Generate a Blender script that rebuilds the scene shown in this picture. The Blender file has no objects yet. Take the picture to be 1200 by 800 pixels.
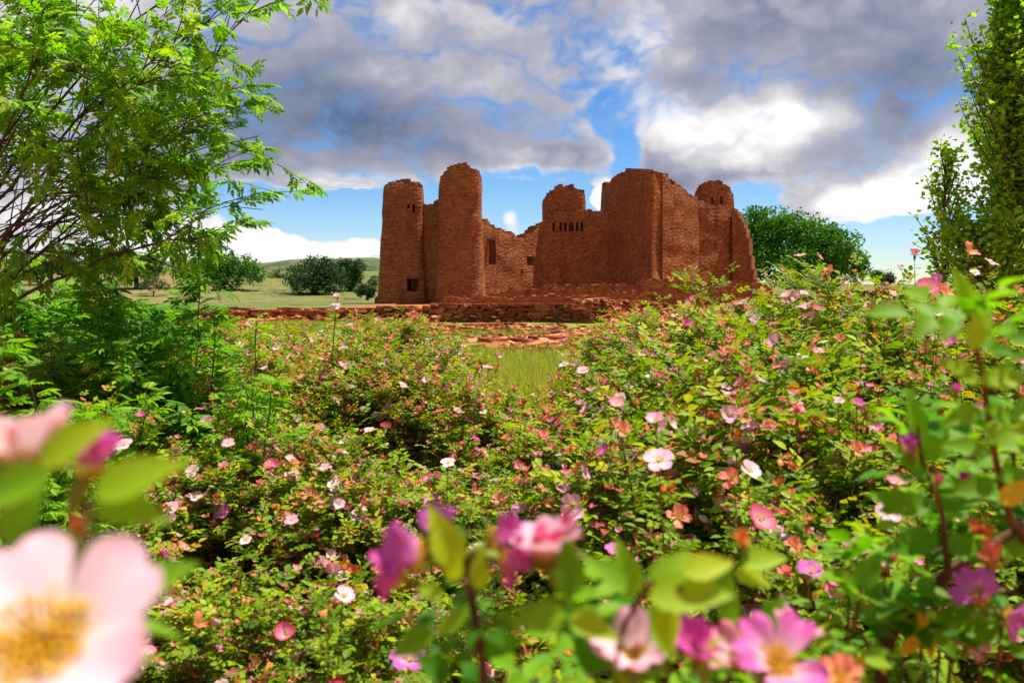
import bpy, math, random
import numpy as np
from mathutils import Vector, noise as mnoise

C = bpy.context.scene.collection
PI = math.pi
F = 1000.0; HZ = 335.0; EYE = 1.55

# ------------------------------------------------------------------ camera, sky, sun, exposure
scn = bpy.context.scene
cam_d = bpy.data.cameras.new('camera'); cam = bpy.data.objects.new('camera', cam_d); C.objects.link(cam)
cam.location = (0, 0, EYE); cam.rotation_euler = (PI/2, 0, 0)
cam_d.sensor_width = 36; cam_d.lens = 30; cam_d.shift_y = -(400-HZ)/1200.0
cam_d.clip_start = 0.02; cam_d.clip_end = 5000
cam_d.dof.use_dof = True; cam_d.dof.focus_distance = 7.0; cam_d.dof.aperture_fstop = 5.6
scn.camera = cam
scn.view_settings.view_transform = 'Standard'; scn.view_settings.look = 'None'
scn.view_settings.gamma = 1.0; scn.view_settings.use_curve_mapping = False
scn.view_settings.exposure = 0.76
scn.render.engine = 'CYCLES'
scn.cycles.use_denoising = True
scn.cycles.max_bounces = 6; scn.cycles.transmission_bounces = 4; scn.cycles.transparent_max_bounces = 4
scn.cycles.diffuse_bounces = 3; scn.cycles.glossy_bounces = 2

SUN_DIR = Vector((0.34, 0.14, 1.0)).normalized()
sun_el = math.asin(SUN_DIR.z); sun_az = math.atan2(SUN_DIR.x, SUN_DIR.y)
sd = bpy.data.lights.new('sun', 'SUN'); sd.energy = 5.0; sd.angle = math.radians(0.5); sd.color = (1.0, 0.95, 0.86)
sun = bpy.data.objects.new('sun', sd); C.objects.link(sun)
sun.rotation_euler = SUN_DIR.to_track_quat('Z', 'Y').to_euler()

class NT:
    """small helper that writes node maths"""
    def __init__(s, tree): s.t = tree; s.n = tree.nodes; s.l = tree.links
    def node(s, typ, **kw):
        n = s.n.new(typ)
        for k, v in kw.items(): setattr(n, k, v)
        return n
    def link(s, a, b): s.l.new(a, b)
    def _in(s, sock, v):
        if isinstance(v, bpy.types.NodeSocket): s.l.new(v, sock)
        else: sock.default_value = v
    def m(s, op, a, b=0.0, c=0.0, clamp=False):
        n = s.node('ShaderNodeMath', operation=op, use_clamp=clamp)
        s._in(n.inputs[0], a); s._in(n.inputs[1], b); s._in(n.inputs[2], c)
        return n.outputs[0]
    def v(s, op, a, b=(0, 0, 0), out=0):
        n = s.node('ShaderNodeVectorMath', operation=op)
        s._in(n.inputs[0], a); s._in(n.inputs[1], b)
        return n.outputs[out]
    def scale(s, a, f):
        n = s.node('ShaderNodeVectorMath', operation='SCALE'); s._in(n.inputs[0], a); s._in(n.inputs[3], f); return n.outputs[0]
    def noise(s, vec, scale, detail=4.0, rough=0.5, out=0, lac=2.0, dist=0.0):
        n = s.node('ShaderNodeTexNoise')
        if vec is not None: s.l.new(vec, n.inputs['Vector'])
        n.inputs['Scale'].default_value = scale; n.inputs['Detail'].default_value = detail
        n.inputs['Roughness'].default_value = rough; n.inputs['Distortion'].default_value = dist
        return n.outputs[out]
    def ramp(s, fac, stops, interp='LINEAR'):
        n = s.node('ShaderNodeValToRGB'); n.color_ramp.interpolation = interp
        e = n.color_ramp.elements
        while len(e) < len(stops): e.new(0.5)
        for q, (p, c) in zip(e, stops):
            q.position = p; q.color = (c[0], c[1], c[2], 1)
        s.l.new(fac, n.inputs[0]); return n.outputs[0]
    def mix(s, f, a, b, blend='MIX'):
        n = s.node('ShaderNodeMix', data_type='RGBA', blend_type=blend)
        s._in(n.inputs[0], f)
        for sock, val in ((n.inputs[6], a), (n.inputs[7], b)):
            if isinstance(val, bpy.types.NodeSocket): s.l.new(val, sock)
            else: sock.default_value = (val[0], val[1], val[2], 1)
        return n.outputs[2]
    def smooth(s, x, a, b):
        n = s.node('ShaderNodeMapRange', interpolation_type='SMOOTHSTEP')
        s._in(n.inputs[0], x); n.inputs[1].default_value = a; n.inputs[2].default_value = b
        return n.outputs[0]

def sky_coord(u, v):
    a = math.atan((u-600)/F)
    return a, (HZ-v)/F*math.cos(a)

def build_world():
    w = bpy.data.worlds.new('World'); scn.world = w; w.use_nodes = True
    t = w.node_tree; t.nodes.clear(); N = NT(t)
    sky = N.node('ShaderNodeTexSky', sky_type='NISHITA'); sky.sun_disc = False
    sky.sun_elevation = sun_el; sky.sun_rotation = sun_az
    sky.air_density = 1.2; sky.dust_density = 0.0; sky.ozone_density = 2.5; sky.altitude = 1800
    hs = N.node('ShaderNodeHueSaturation'); hs.inputs['Saturation'].default_value = 1.35; hs.inputs['Value'].default_value = 1.0
    N.link(sky.outputs[0], hs.inputs['Color'])
    geo = N.node('ShaderNodeTexCoord').outputs['Generated']
    sep = N.node('ShaderNodeSeparateXYZ'); N.link(geo, sep.inputs[0])
    X, Y, Z = sep.outputs
    az = N.m('ARCTAN2', X, Y)
    hor = N.m('SQRT', N.m('ADD', N.m('MULTIPLY', X, X), N.m('MULTIPLY', Y, Y)))
    el = N.m('DIVIDE', Z, N.m('MAXIMUM', hor, 0.05))
    cmb = N.node('ShaderNodeCombineXYZ'); N.link(az, cmb.inputs[0]); N.link(el, cmb.inputs[1])
    P0 = cmb.outputs[0]
    def warp(P, sc, amt, seed):
        nn = N.noise(N.v('ADD', P, (seed, seed*.7, 0)), sc, 5.0, 0.55, out=1)
        return N.v('ADD', P, N.scale(N.v('SUBTRACT', nn, (0.5, 0.5, 0.5)), amt))
    P = warp(P0, 9.0, 0.055, 3.1)
    P = N.v('MULTIPLY', P, (1, 1, 0))
    def g(u, v, ru, rv, wgt):
        a, e = sky_coord(u, v)
        d = N.v('MULTIPLY', N.v('SUBTRACT', P, (a, e, 0)), (F/ru, F/rv, 0))
        dd = N.v('DOT_PRODUCT', d, d, out=1)
        return N.m('MULTIPLY', N.m('POWER', 2.718, N.m('MULTIPLY', dd, -1.0)), wgt)
    def total(base, L):
        r = base
        for q in L: r = N.m('ADD', r, g(*q))
        return r
    # stretched billow noise
    Ps = N.v('MULTIPLY', P, (1.0, 1.7, 1.0))
    fb = N.noise(Ps, 8.0, 9.0, 0.62)
    fb2 = N.noise(N.v('ADD', Ps, (5.2, 1.3, 0)), 3.5, 7.0, 0.55)
    fb3 = N.noise(N.v('ADD', N.v('MULTIPLY', P, (1, 1.2, 1)), (1.2, 7.3, 0)), 16.0, 6.0, 0.6)
    bil = N.m('MULTIPLY', N.m('ABSOLUTE', N.m('SUBTRACT', N.noise(N.v('ADD', N.v('MULTIPLY', P, (1, 1.25, 1)), (4.2, 2.3, 0)), 11.0, 3.5, 0.5), 0.5)), 2.0)
    cover = total(N.m('ADD', N.m('MULTIPLY', N.m('SUBTRACT', fb, 0.5), 1.3), N.m('MULTIPLY', N.m('SUBTRACT', bil, .16), 1.2)), [
        (390, 252, 110, 24, -1.9), (440, 300, 34, 34, -1.3), (650, 188, 60, 14, .75), (800, 196, 50, 24, 1.1), (570, 180, 60, 14, .3), (330, 262, 60, 14, -.7), (280, 238, 60, 14, -.6), (655, 230, 75, 24, -1.6), (560, 245, 45, 22, -1.3),
        (615, 250, 60, 34, -1.0), (985, 288, 150, 27, -2.0), (880, 232, 45, 26, -1.3), (735, 185, 22, 28, -1.1), (1130, 300, 80, 40, -1.2),
        (742, 80, 34, 50, -.18), (690, 120, 30, 25, -.15), (700, 262, 30, 24, -.8), (890, 325, 400, 22, -.9), (180, 300, 60, 20, .2),
        (601, 248, 21, 20, 2.0), (706, 232, 22, 15, 2.4), (325, 286, 34, 15, 1.9), (365, 296, 26, 10, 1.4), (262, 292, 60, 20, 1.1), (425, 292, 34, 13, 2.3),
        (375, 222, 60, 7, 1.5), (330, 240, 70, 5, .9), (650, 212, 60, 5, .8), (560, 300, 60, 14, .6), (60, 240, 160, 80, .5), (950, 10, 120, 60, .5), (735, 140, 60, 30, -.12), (1010, 232, 85, 20, .9), (870, 180, 90, 40, .6)])
    cover = N.m('ADD', cover, 0.72)
    mask = N.smooth(cover, 0.20, 0.78)
    shade = total(N.m('MULTIPLY', N.m('SUBTRACT', fb2, 0.5), 0.55), [
        (430, 145, 150, 48, -.30), (340, 110, 90, 60, -.18), (520, 175, 60, 26, -.08), (1085, 110, 100, 55, -.22), (830, 90, 90, 30, -.06), (640, 70, 120, 50, .04),
        (790, 150, 40, 26, .38), (880, 158, 95, 28, .50), (960, 135, 45, 16, .25), (1010, 222, 115, 28, .42), (905, 130, 60, 20, .35), (840, 185, 60, 20, .25), (1060, 235, 60, 16, .25), (1100, 185, 40, 26, .4),
        (775, 30, 50, 45, .30), (600, 110, 90, 30, .13), (640, 190, 80, 20, .20), (660, 140, 60, 30, .08),
        (602, 245, 40, 40, .9), (706, 232, 30, 20, .9), (345, 288, 110, 26, .75), (425, 292, 40, 24, .75), (380, 219, 80, 14, .45),
        (50, 250, 120, 70, .42), (30, 60, 150, 90, .2), (1120, 215, 60, 60, .4), (560, 20, 160, 30, .1), (740, 100, 40, 70, .22), (200, 296, 120, 30, .5)])
    shade = N.m('ADD', shade, N.m('ADD', N.m('MULTIPLY', N.m('SUBTRACT', fb3, 0.5), 0.25), N.m('MULTIPLY', N.m('SUBTRACT', bil, 0.16), 0.95)))
    shade = N.m('ADD', shade, 0.43)
    edge = N.m('MULTIPLY', N.m('SUBTRACT', 1.0, N.smooth(cover, 0.45, 1.0)), 0.22)
    shade = N.m('ADD', shade, edge, clamp=True)
    col = N.ramp(shade, [(0.0, (.10, .14, .24)), (0.22, (.17, .205, .30)), (0.42, (.27, .285, .37)), (0.60, (.38, .385, .45)), (0.78, (.58, .57, .60)), (1.0, (.86, .84, .83))])
    bg1 = N.node('ShaderNodeBackground'); N.link(N.mix(1.0, hs.outputs[0], (.92, 1.0, 1.18), 'MULTIPLY'), bg1.inputs[0]); bg1.inputs[1].default_value = 0.07
    bg2 = N.node('ShaderNodeBackground'); N.link(col, bg2.inputs[0]); bg2.inputs[1].default_value = 0.72
    # the cloud sheet ends at the horizon
    mx = N.node('ShaderNodeMixShader'); N.link(mask, mx.inputs[0]); N.link(bg1.outputs[0], mx.inputs[1]); N.link(bg2.outputs[0], mx.inputs[2])
    out = N.node('ShaderNodeOutputWorld'); N.link(mx.outputs[0], out.inputs[0])
    w.cycles.sampling_method = 'MANUAL'; w.cycles.sample_map_resolution = 512
build_world()

# ------------------------------------------------------------------ object helpers
def tag(o, label=None, cat=None, group=None, kind=None):
    if label: o['label'] = label
    if cat: o['category'] = cat
    if group: o['group'] = group
    if kind: o['kind'] = kind
    return o
def empty(name, loc=(0, 0, 0), rz=0.0):
    o = bpy.data.objects.new(name, None); C.objects.link(o); o.location = loc; o.rotation_euler = (0, 0, rz); o.empty_display_size = .1
    return o
def link_mesh(name, me, parent=None, loc=None):
    o = bpy.data.objects.new(name, me); C.objects.link(o)
    if parent is not None: o.parent = parent
    if loc is not None: o.location = loc
    return o
def at(u, v, d):
    """a point d metres in front (along y) seen at photo pixel u, v"""
    return np.array([(u-600)/F*d, d, EYE+(HZ-v)/F*d])

class MB:
    """mesh collector: triangles and quads with a per-vertex tint and per-face material index"""
    def __init__(s): s.V = []; s.Fq = []; s.Ft = []; s.T = []; s.n = 0; s.mq = []; s.mt = []; s.UV = []
    def add(s, verts, quads=None, tris=None, tint=0.5, mat=0, uv=None):
        verts = np.asarray(verts, dtype=np.float32).reshape(-1, 3); k = len(verts)
        s.V.append(verts)
        s.T.append(np.full(k, tint, np.float32) if np.isscalar(tint) else np.asarray(tint, np.float32).reshape(-1))
        s.UV.append(np.zeros((k, 2), np.float32) if uv is None else np.asarray(uv, np.float32).reshape(-1, 2))
        if quads is not None and len(quads):
            q = np.asarray(quads, np.int32).reshape(-1, 4)+s.n; s.Fq.append(q); s.mq.append(np.full(len(q), mat, np.int32))
        if tris is not None and len(tris):
            q = np.asarray(tris, np.int32).reshape(-1, 3)+s.n; s.Ft.append(q); s.mt.append(np.full(len(q), mat, np.int32))
        s.n += k
    def mesh(s, name, mats, smooth=False, drop=True):
        me = bpy.data.meshes.new(name)
        V = np.concatenate(s.V); T = np.concatenate(s.T); UV = np.concatenate(s.UV)
        Q = np.concatenate(s.Fq) if s.Fq else np.zeros((0, 4), np.int32)
        R = np.concatenate(s.Ft) if s.Ft else np.zeros((0, 3), np.int32)
        mi = np.concatenate(s.mq+s.mt) if (s.mq or s.mt) else np.zeros(0, np.int32)
        loops = np.concatenate([Q.ravel(), R.ravel()]).astype(np.int32)
        me.vertices.add(len(V)); me.vertices.foreach_set('co', V.ravel())
        me.loops.add(len(loops)); me.loops.foreach_set('vertex_index', loops)
        nf = len(Q)+len(R); me.polygons.add(nf)
        st = np.concatenate([np.arange(len(Q))*4, len(Q)*4+np.arange(len(R))*3]).astype(np.int32)
        me.polygons.foreach_set('loop_start', st)
        try: me.polygons.foreach_set('loop_total', np.concatenate([np.full(len(Q), 4), np.full(len(R), 3)]).astype(np.int32))
        except Exception: pass
        me.polygons.foreach_set('material_index', mi)
        me.polygons.foreach_set('use_smooth', np.full(nf, smooth, dtype=bool))
        a = me.attributes.new('tint', 'FLOAT', 'POINT'); a.data.foreach_set('value', T)
        ul = me.uv_layers.new(name='UVMap'); ul.data.foreach_set('uv', UV[loops].ravel())
        for m in (mats if isinstance(mats, (list, tuple)) else [mats]): me.materials.append(m)
        me.update(calc_edges=True); me.validate()
        return me
    def build(s, name, mats, parent=None, smooth=False):
        return link_mesh(name, s.mesh(name, mats, smooth), parent)

def tube(mb, pts, radii, sides=5, tint=0.5, mat=0):
    pts = np.asarray(pts, float); n = len(pts); radii = np.broadcast_to(radii, (n,))
    tn = np.gradient(pts, axis=0); tn /= np.linalg.norm(tn, axis=1)[:, None]+1e-9
    ref = np.array([0.31, 0.22, 0.92]) if abs(tn[0][2]) < .9 else np.array([1., .1, 0])
    a = np.cross(tn, ref); a /= np.linalg.norm(a, axis=1)[:, None]+1e-9; b = np.cross(tn, a)
    th = np.arange(sides)/sides*2*PI
    V = pts[:, None, :]+radii[:, None, None]*(np.cos(th)[None, :, None]*a[:, None, :]+np.sin(th)[None, :, None]*b[:, None, :])
    i = np.arange(n-1)[:, None]; j = np.arange(sides)[None, :]; j2 = (j+1) % sides
    q = np.stack([i*sides+j, i*sides+j2, (i+1)*sides+j2, (i+1)*sides+j], -1).reshape(-1, 4)
    mb.add(V.reshape(-1, 3), quads=q, tint=tint, mat=mat)

def unit(a): return a/(np.linalg.norm(a, axis=-1, keepdims=True)+1e-9)

def stamp(mb, tv, tq, tt, pos, dirs, nrm, size, tint, mat=0, uv=None):
    """copies of a template (x side, y forward, z normal) at many frames"""
    pos = np.asarray(pos, float); n = len(pos)
    d = unit(np.asarray(dirs, float)); s = unit(np.cross(d, nrm)); z = np.cross(s, d)
    size = np.broadcast_to(size, (n,))[:, None, None]
    V = pos[:, None, :]+size*(tv[None, :, 0:1]*s[:, None, :]+tv[None, :, 1:2]*d[:, None, :]+tv[None, :, 2:3]*z[:, None, :])
    k = len(tv); off = (np.arange(n)*k)[:, None, None]
    Q = (tq[None]+off).reshape(-1, 4) if tq is not None and len(tq) else None
    R = (tt[None]+off).reshape(-1, 3) if tt is not None and len(tt) else None
    mb.add(V.reshape(-1, 3), quads=Q, tris=R, tint=np.repeat(tint, k) if not np.isscalar(tint) else tint, mat=mat,
           uv=None if uv is None else np.tile(uv, (n, 1)))

# ------------------------------------------------------------------ materials
def new_mat(name):
    m = bpy.data.materials.new(name); m.use_nodes = True; m.node_tree.nodes.clear(); return m, NT(m.node_tree)
def finish(N, shader, disp=None):
    o = N.node('ShaderNodeOutputMaterial'); N.link(shader, o.inputs[0])
def principled(N, col, rough=0.6, spec=0.3, bump=None, bdist=0.02, bstr=0.6):
    p = N.node('ShaderNodeBsdfPrincipled')
    if isinstance(col, bpy.types.NodeSocket): N.link(col, p.inputs['Base Color'])
    else: p.inputs['Base Color'].default_value = (*col, 1)
    N._in(p.inputs['Roughness'], rough); p.inputs['Specular IOR Level'].default_value = spec
    if bump is not None:
        b = N.node('ShaderNodeBump'); N.link(bump, b.inputs['Height']); b.inputs['Distance'].default_value = bdist; b.inputs['Strength'].default_value = bstr
        N.link(b.outputs[0], p.inputs['Normal'])
    return p
def attr(N, name='tint'):
    return N.node('ShaderNodeAttribute', attribute_name=name).outputs['Fac']

def leaf_mat(name, stops, trans=0.38, rough=0.55, tcol=1.35, spec=0.2, objvar=0.10):
    m, N = new_mat(name)
    t = attr(N)
    oi = N.node('ShaderNodeObjectInfo').outputs['Random']
    t = N.m('ADD', t, N.m('MULTIPLY', N.m('SUBTRACT', oi, .5), objvar), clamp=True)
    tc = N.node('ShaderNodeTexCoord').outputs['Object']
    nz = N.noise(tc, 60.0, 2.0)
    col = N.ramp(t, stops)
    col = N.mix(N.m('MULTIPLY', nz, 0.35), col, tuple(c*0.55 for c in stops[len(stops)//2][1]))
    p = principled(N, col, rough, spec)
    tr = N.node('ShaderNodeBsdfTranslucent')
    tc2 = N.mix(1.0, col, (tcol, tcol*1.08, tcol*0.2), 'MULTIPLY'); N.link(tc2, tr.inputs[0])
    mx = N.node('ShaderNodeMixShader'); mx.inputs[0].default_value = trans
    N.link(p.outputs[0], mx.inputs[1]); N.link(tr.outputs[0], mx.inputs[2]); finish(N, mx.outputs[0]); return m

M = {}
M['rose_leaf'] = leaf_mat('rose_leaf', [(0, (.012, .05, .004)), (.32, (.04, .14, .005)), (.66, (.24, .39, .006)), (.90, (.48, .53, .010)), (.96, (.50, .42, .03)), (1, (.45, .16, .04))], .36)
M['near_leaf'] = leaf_mat('near_leaf', [(0, (.02, .09, .005)), (.35, (.06, .23, .008)), (.7, (.22, .46, .012)), (1, (.50, .62, .02))], .5)
M['yellow_leaf'] = leaf_mat('yellow_leaf', [(0, (.45, .28, .01)), (1, (.75, .50, .02))], .4)
M['ash_leaf'] = leaf_mat('ash_leaf', [(0, (.02, .09, .008)), (.35, (.06, .22, .012)), (.7, (.20, .43, .02)), (1, (.40, .57, .03))], .5)
M['poplar_leaf'] = leaf_mat('poplar_leaf', [(0, (.02, .09, .008)), (.4, (.08, .26, .015)), (.75, (.22, .45, .02)), (1, (.40, .58, .04))], .5)
M['cottonwood_leaf'] = leaf_mat('cottonwood_leaf', [(0, (.02, .09, .010)), (.5, (.06, .21, .015)), (1, (.17, .38, .02))], .3)
M['juniper_leaf'] = leaf_mat('juniper_leaf', [(0, (.014, .045, .014)), (.5, (.035, .085, .022)), (1, (.08, .16, .035))], .15)
M['grass'] = leaf_mat('grass', [(0, (.08, .18, .012)), (.4, (.22, .36, .02)), (.7, (.42, .45, .06)), (1, (.58, .46, .18))], .4, .6)

def bark(name, a, b, sc=40):
    m, N = new_mat(name); tc = N.node('ShaderNodeTexCoord').outputs['Object']
    nz = N.noise(N.v('MULTIPLY', tc, (1, 1, .3)), sc, 5.0, .6)
    p = principled(N, N.ramp(nz, [(.3, a), (.7, b)]), .85, .2, nz, .01); finish(N, p.outputs[0]); return m
M['cane'] = bark('cane', (.05, .022, .012), (.16, .075, .03))
M['cane_green'] = bark('cane_green', (.10, .11, .02), (.22, .10, .03))
M['bark'] = bark('bark', (.035, .022, .016), (.12, .085, .06), 25)

def petal_mat(name, centre, mid, edge, trans=.35):
    """colour runs from the claw of a petal (uv.y 0) to its edge (uv.y 1), with fine veins"""
    m, N = new_mat(name)
    uv = N.node('ShaderNodeUVMap').outputs[0]; sp = N.node('ShaderNodeSeparateXYZ'); N.link(uv, sp.inputs[0])
    oi = N.node('ShaderNodeObjectInfo').outputs['Random']
    vein = N.noise(N.v('MULTIPLY', uv, (22, 1.5, 1)), 2.0, 3.0)
    t = N.m('ADD', sp.outputs[1], N.m('MULTIPLY', N.m('SUBTRACT', vein, .5), .8))
    t = N.m('ADD', t, N.m('MULTIPLY', N.m('SUBTRACT', oi, .5), .35), clamp=True)
    col = N.ramp(t, [(0.05, centre), (.45, mid), (1, edge)])
    p = principled(N, col, .55, .25)
    tr = N.node('ShaderNodeBsdfTranslucent'); N.link(col, tr.inputs[0])
    mx = N.node('ShaderNodeMixShader'); mx.inputs[0].default_value = trans
    N.link(p.outputs[0], mx.inputs[1]); N.link(tr.outputs[0], mx.inputs[2]); finish(N, mx.outputs[0]); return m
M['petal_pink'] = petal_mat('petal_pink', (.92, .80, .62), (.88, .50, .60), (.84, .30, .44))
M['petal_pale'] = petal_mat('petal_pale', (.94, .84, .72), (.92, .68, .73), (.88, .50, .60))
M['petal_white'] = petal_mat('petal_white', (.90, .80, .60), (.88, .66, .70), (.84, .42, .54))
M['petal_magenta'] = petal_mat('petal_magenta', (.85, .55, .62), (.72, .16, .46), (.58, .05, .32))
M['petal_purple'] = petal_mat('petal_purple', (.78, .42, .62), (.62, .15, .46), (.48, .08, .36))
M['petal_coral'] = petal_mat('petal_coral', (.90, .52, .22), (.88, .32, .17), (.80, .15, .13))
M['petal_dry'] = petal_mat('petal_dry', (.88, .42, .07), (.78, .24, .045), (.50, .10, .04), .3)
M['petal_rose'] = petal_mat('petal_rose', (.92, .80, .76), (.84, .32, .42), (.62, .04, .12))
def plain(name, col, rough=.7, spec=.2, var=.3, sc=80):
    m, N = new_mat(name); tc = N.node('ShaderNodeTexCoord').outputs['Object']
    nz = N.noise(tc, sc, 3.0); p = principled(N, N.ramp(nz, [(.3, tuple(c*(1-var) for c in col)), (.7, col)]), rough, spec, nz, .002)
    finish(N, p.outputs[0]); return m
M['stamen'] = plain('stamen', (.90, .52, .03))
M['stamen_old'] = plain('stamen_old', (.55, .22, .04))
M['sepal'] = plain('sepal', (.22, .30, .03))

# masonry: thin red sandstone courses laid in mud
def stone_mat(name, cols, mortar, course=.11, dark=(.05, .012, .006)):
    m, N = new_mat(name)
    uv = N.node('ShaderNodeUVMap').outputs[0]
    tc = N.node('ShaderNodeTexCoord').outputs['Object']
    wob = N.scale(N.v('SUBTRACT', N.noise(tc, 1.3, 3.0, out=1), (.5, .5, .5)), .22)
    uvw = N.v('ADD', uv, wob)
    br = N.node('ShaderNodeTexBrick'); N.link(uvw, br.inputs['Vector'])
    br.inputs['Scale'].default_value = 1.0; br.inputs['Brick Width'].default_value = course*3.4; br.inputs['Row Height'].default_value = course
    br.inputs['Mortar Size'].default_value = .012; br.inputs['Mortar Smooth'].default_value = .4; br.inputs['Bias'].default_value = 0
    br.offset_frequency = 2; br.squash_frequency = 3; br.squash = .7
    br.inputs['Color1'].default_value = (0, 0, 0, 1); br.inputs['Color2'].default_value = (1, 1, 1, 1); br.inputs['Mortar'].default_value = (.5, .5, .5, 1)
    cell = N.ramp(br.outputs['Color'], [(0, cols[0]), (.35, cols[1]), (.7, cols[2]), (1, cols[3])])
    streak = N.noise(N.v('MULTIPLY', uvw, (1.2, 7.0, 1)), 1.6, 6.0, .65)
    big = N.noise(tc, .22, 4.0, .6)
    mid = N.noise(tc, 1.6, 5.0, .7)
    col = N.mix(N.smooth(streak, .50, .72), cell, cols[3])
    col = N.mix(N.m('MULTIPLY', N.smooth(mid, .52, .75), .7), col, dark)
    col = N.mix(N.m('MULTIPLY', N.smooth(big, .42, .68), .45), col, cols[0])
    pale = N.noise(N.v('ADD', tc, (3, 9, 2)), .5, 7.0, .72)
    col = N.mix(N.m('MULTIPLY', N.smooth(pale, .56, .74), .35), col, (cols[3][0]*.95, cols[3][1]*1.05, cols[3][2]*1.2))
    stain = N.noise(N.v('MULTIPLY', tc, (1.1, 1.1, .16)), 1.0, 5.0, .65)
    col = N.mix(N.m('MULTIPLY', N.smooth(stain, .55, .70), .5), col, dark)
    col = N.mix(N.m('MULTIPLY', br.outputs['Fac'], .75), col, mortar)
    h = N.m('ADD', N.m('MULTIPLY', br.outputs['Fac'], -1.0), N.m('ADD', N.m('MULTIPLY', mid, .8), N.m('MULTIPLY', br.outputs['Color'], .5)))
    p = principled(N, col, .92, .12, h, .012, .6); finish(N, p.outputs[0]); return m
M['church_stone'] = stone_mat('church_stone', [(.17, .055, .018), (.25, .086, .026), (.31, .112, .035), (.41, .175, .066)], (.13, .042, .017), .10)
M['low_stone'] = stone_mat('low_stone', [(.18, .040, .014), (.30, .075, .024), (.40, .12, .04), (.55, .22, .09)], (.14, .04, .016), .10)
def slab_mat(name, stops):
    m, N = new_mat(name); tc = N.node('ShaderNodeTexCoord').outputs['Object']
    t = attr(N); nz = N.noise(tc, 5.0, 6.0, .65)
    t2 = N.m('ADD', t, N.m('MULTIPLY', N.m('SUBTRACT', nz, .5), .6), clamp=True)
    p = principled(N, N.ramp(t2, stops), .9, .15, N.noise(tc, 18.0, 5.0, .7), .03); finish(N, p.outputs[0]); return m
M['slab'] = slab_mat('slab', [(0, (.12, .030, .012)), (.35, (.27, .070, .025)), (.7, (.42, .13, .045)), (1, (.52, .24, .11))])
M['slab_buff'] = slab_mat('slab_buff', [(0, (.35, .11, .03)), (.5, (.62, .30, .08)), (1, (.75, .45, .16))])
M['lintel'] = bark('lintel', (.09, .05, .03), (.2, .12, .07), 12)

# ------------------------------------------------------------------ ground and hills (structure)
def hgt(x, y):
    """height of the terrain"""
    r = 0.0
    if y > 2: r += .05*mnoise.noise(Vector((x*.35, y*.35, 0)))*min(1, (y-2)/6)
    if y > 95:
        k = min(1, (y-95)/60); left = 1/(1+math.exp((x+6)/12))
        r += k*left*(4.2+1.8*mnoise.noise(Vector((x*.02, y*.02, 3)))) + k*.8*mnoise.noise(Vector((x*.05, y*.05, 9)))
        r += 0.006*min(400, y-95)*k
    return r
def grid_mesh(name, xs, ys, hf, mat):
    V = np.array([[x, y, hf(x, y)] for y in ys for x in xs]); nx = len(xs); ny = len(ys)
    i = np.arange(ny-1)[:, None]; j = np.arange(nx-1)[None, :]
    q = np.stack([i*nx+j, i*nx+j+1, (i+1)*nx+j+1, (i+1)*nx+j], -1).reshape(-1, 4)
    mb = MB(); mb.add(V, quads=q); return mb.build(name, mat, smooth=True)
def ground_mat():
    m, N = new_mat('ground'); tc = N.node('ShaderNodeTexCoord').outputs['Object']
    sp = N.node('ShaderNodeSeparateXYZ'); N.link(tc, sp.inputs[0]); x, y, _ = sp.outputs
    n1 = N.noise(tc, .35, 6.0, .62); n2 = N.noise(tc, 3.0, 6.0, .7); n3 = N.noise(tc, 28.0, 4.0, .7); nf = N.noise(tc, .03, 6.0, .6)
    soil = N.ramp(n2, [(.3, (.28, .075, .025)), (.55, (.48, .16, .055)), (.8, (.60, .27, .11))])
    soil = N.mix(N.m('MULTIPLY', n3, .5), soil, (.30, .09, .035))
    grass = N.ramp(n3, [(.3, (.05, .12, .012)), (.55, (.13, .25, .02)), (.8, (.28, .33, .05))])
    dry = N.ramp(n2, [(.3, (.22, .17, .05)), (.8, (.42, .30, .11))])
    g2 = N.mix(N.smooth(n1, .50, .66), grass, dry)
    near = N.smooth(N.m('ADD', y, N.m('MULTIPLY', N.m('SUBTRACT', n1, .5), 8.0)), 15.0, 11.0)      # red earth under the roses
    ruin = N.m('MULTIPLY', N.smooth(N.m('ADD', y, N.m('MULTIPLY', N.m('SUBTRACT', n1, .5), 14.0)), 33.0, 39.0), N.smooth(N.m('ADD', x, N.m('MULTIPLY', n1, 6.0)), -16.0, -8.0))      # red earth round the walls
    far = N.m('MAXIMUM', N.smooth(N.m('ADD', y, N.m('MULTIPLY', nf, 30.0)), 88.0, 100.0), N.m('MULTIPLY', N.smooth(y, 38.0, 48.0), N.smooth(x, -8.0, -14.0)))
    strip = N.m('MULTIPLY', N.smooth(N.m('ABSOLUTE', N.m('SUBTRACT', y, N.m('ADD', 21.0, N.m('MULTIPLY', n1, 4.0)))), 2.6, .8), N.smooth(x, -4.0, 0.0))
    col = N.mix(near, g2, soil); col = N.mix(ruin, col, soil); col = N.mix(N.m('MULTIPLY', strip, .8), col, soil)
    hill = N.mix(N.smooth(nf, .42, .6), (.10, .15, .03), (.20, .16, .06)); hill = N.mix(N.smooth(N.noise(tc, .25, 6.0, .7), .50, .60), hill, (.045, .075, .025))
    hill = N.mix(N.smooth(N.noise(tc, .9, 5.0, .75), .54, .60), hill, (.26, .16, .07))
    col = N.mix(far, col, hill)
    p = principled(N, col, .95, .1, n3, .03, .8); finish(N, p.outputs[0]); return m
M['ground'] = ground_mat()
xs = np.concatenate([np.linspace(-1500, -90, 16), np.linspace(-80, 80, 110), np.linspace(90, 1500, 16)])
ys = np.concatenate([np.linspace(-60, -6, 6), np.linspace(-4, 45, 90), np.linspace(47, 220, 90), np.linspace(240, 2500, 14)])
tag(grid_mesh('ground', xs, ys, hgt, M['ground']), kind='structure')
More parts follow.
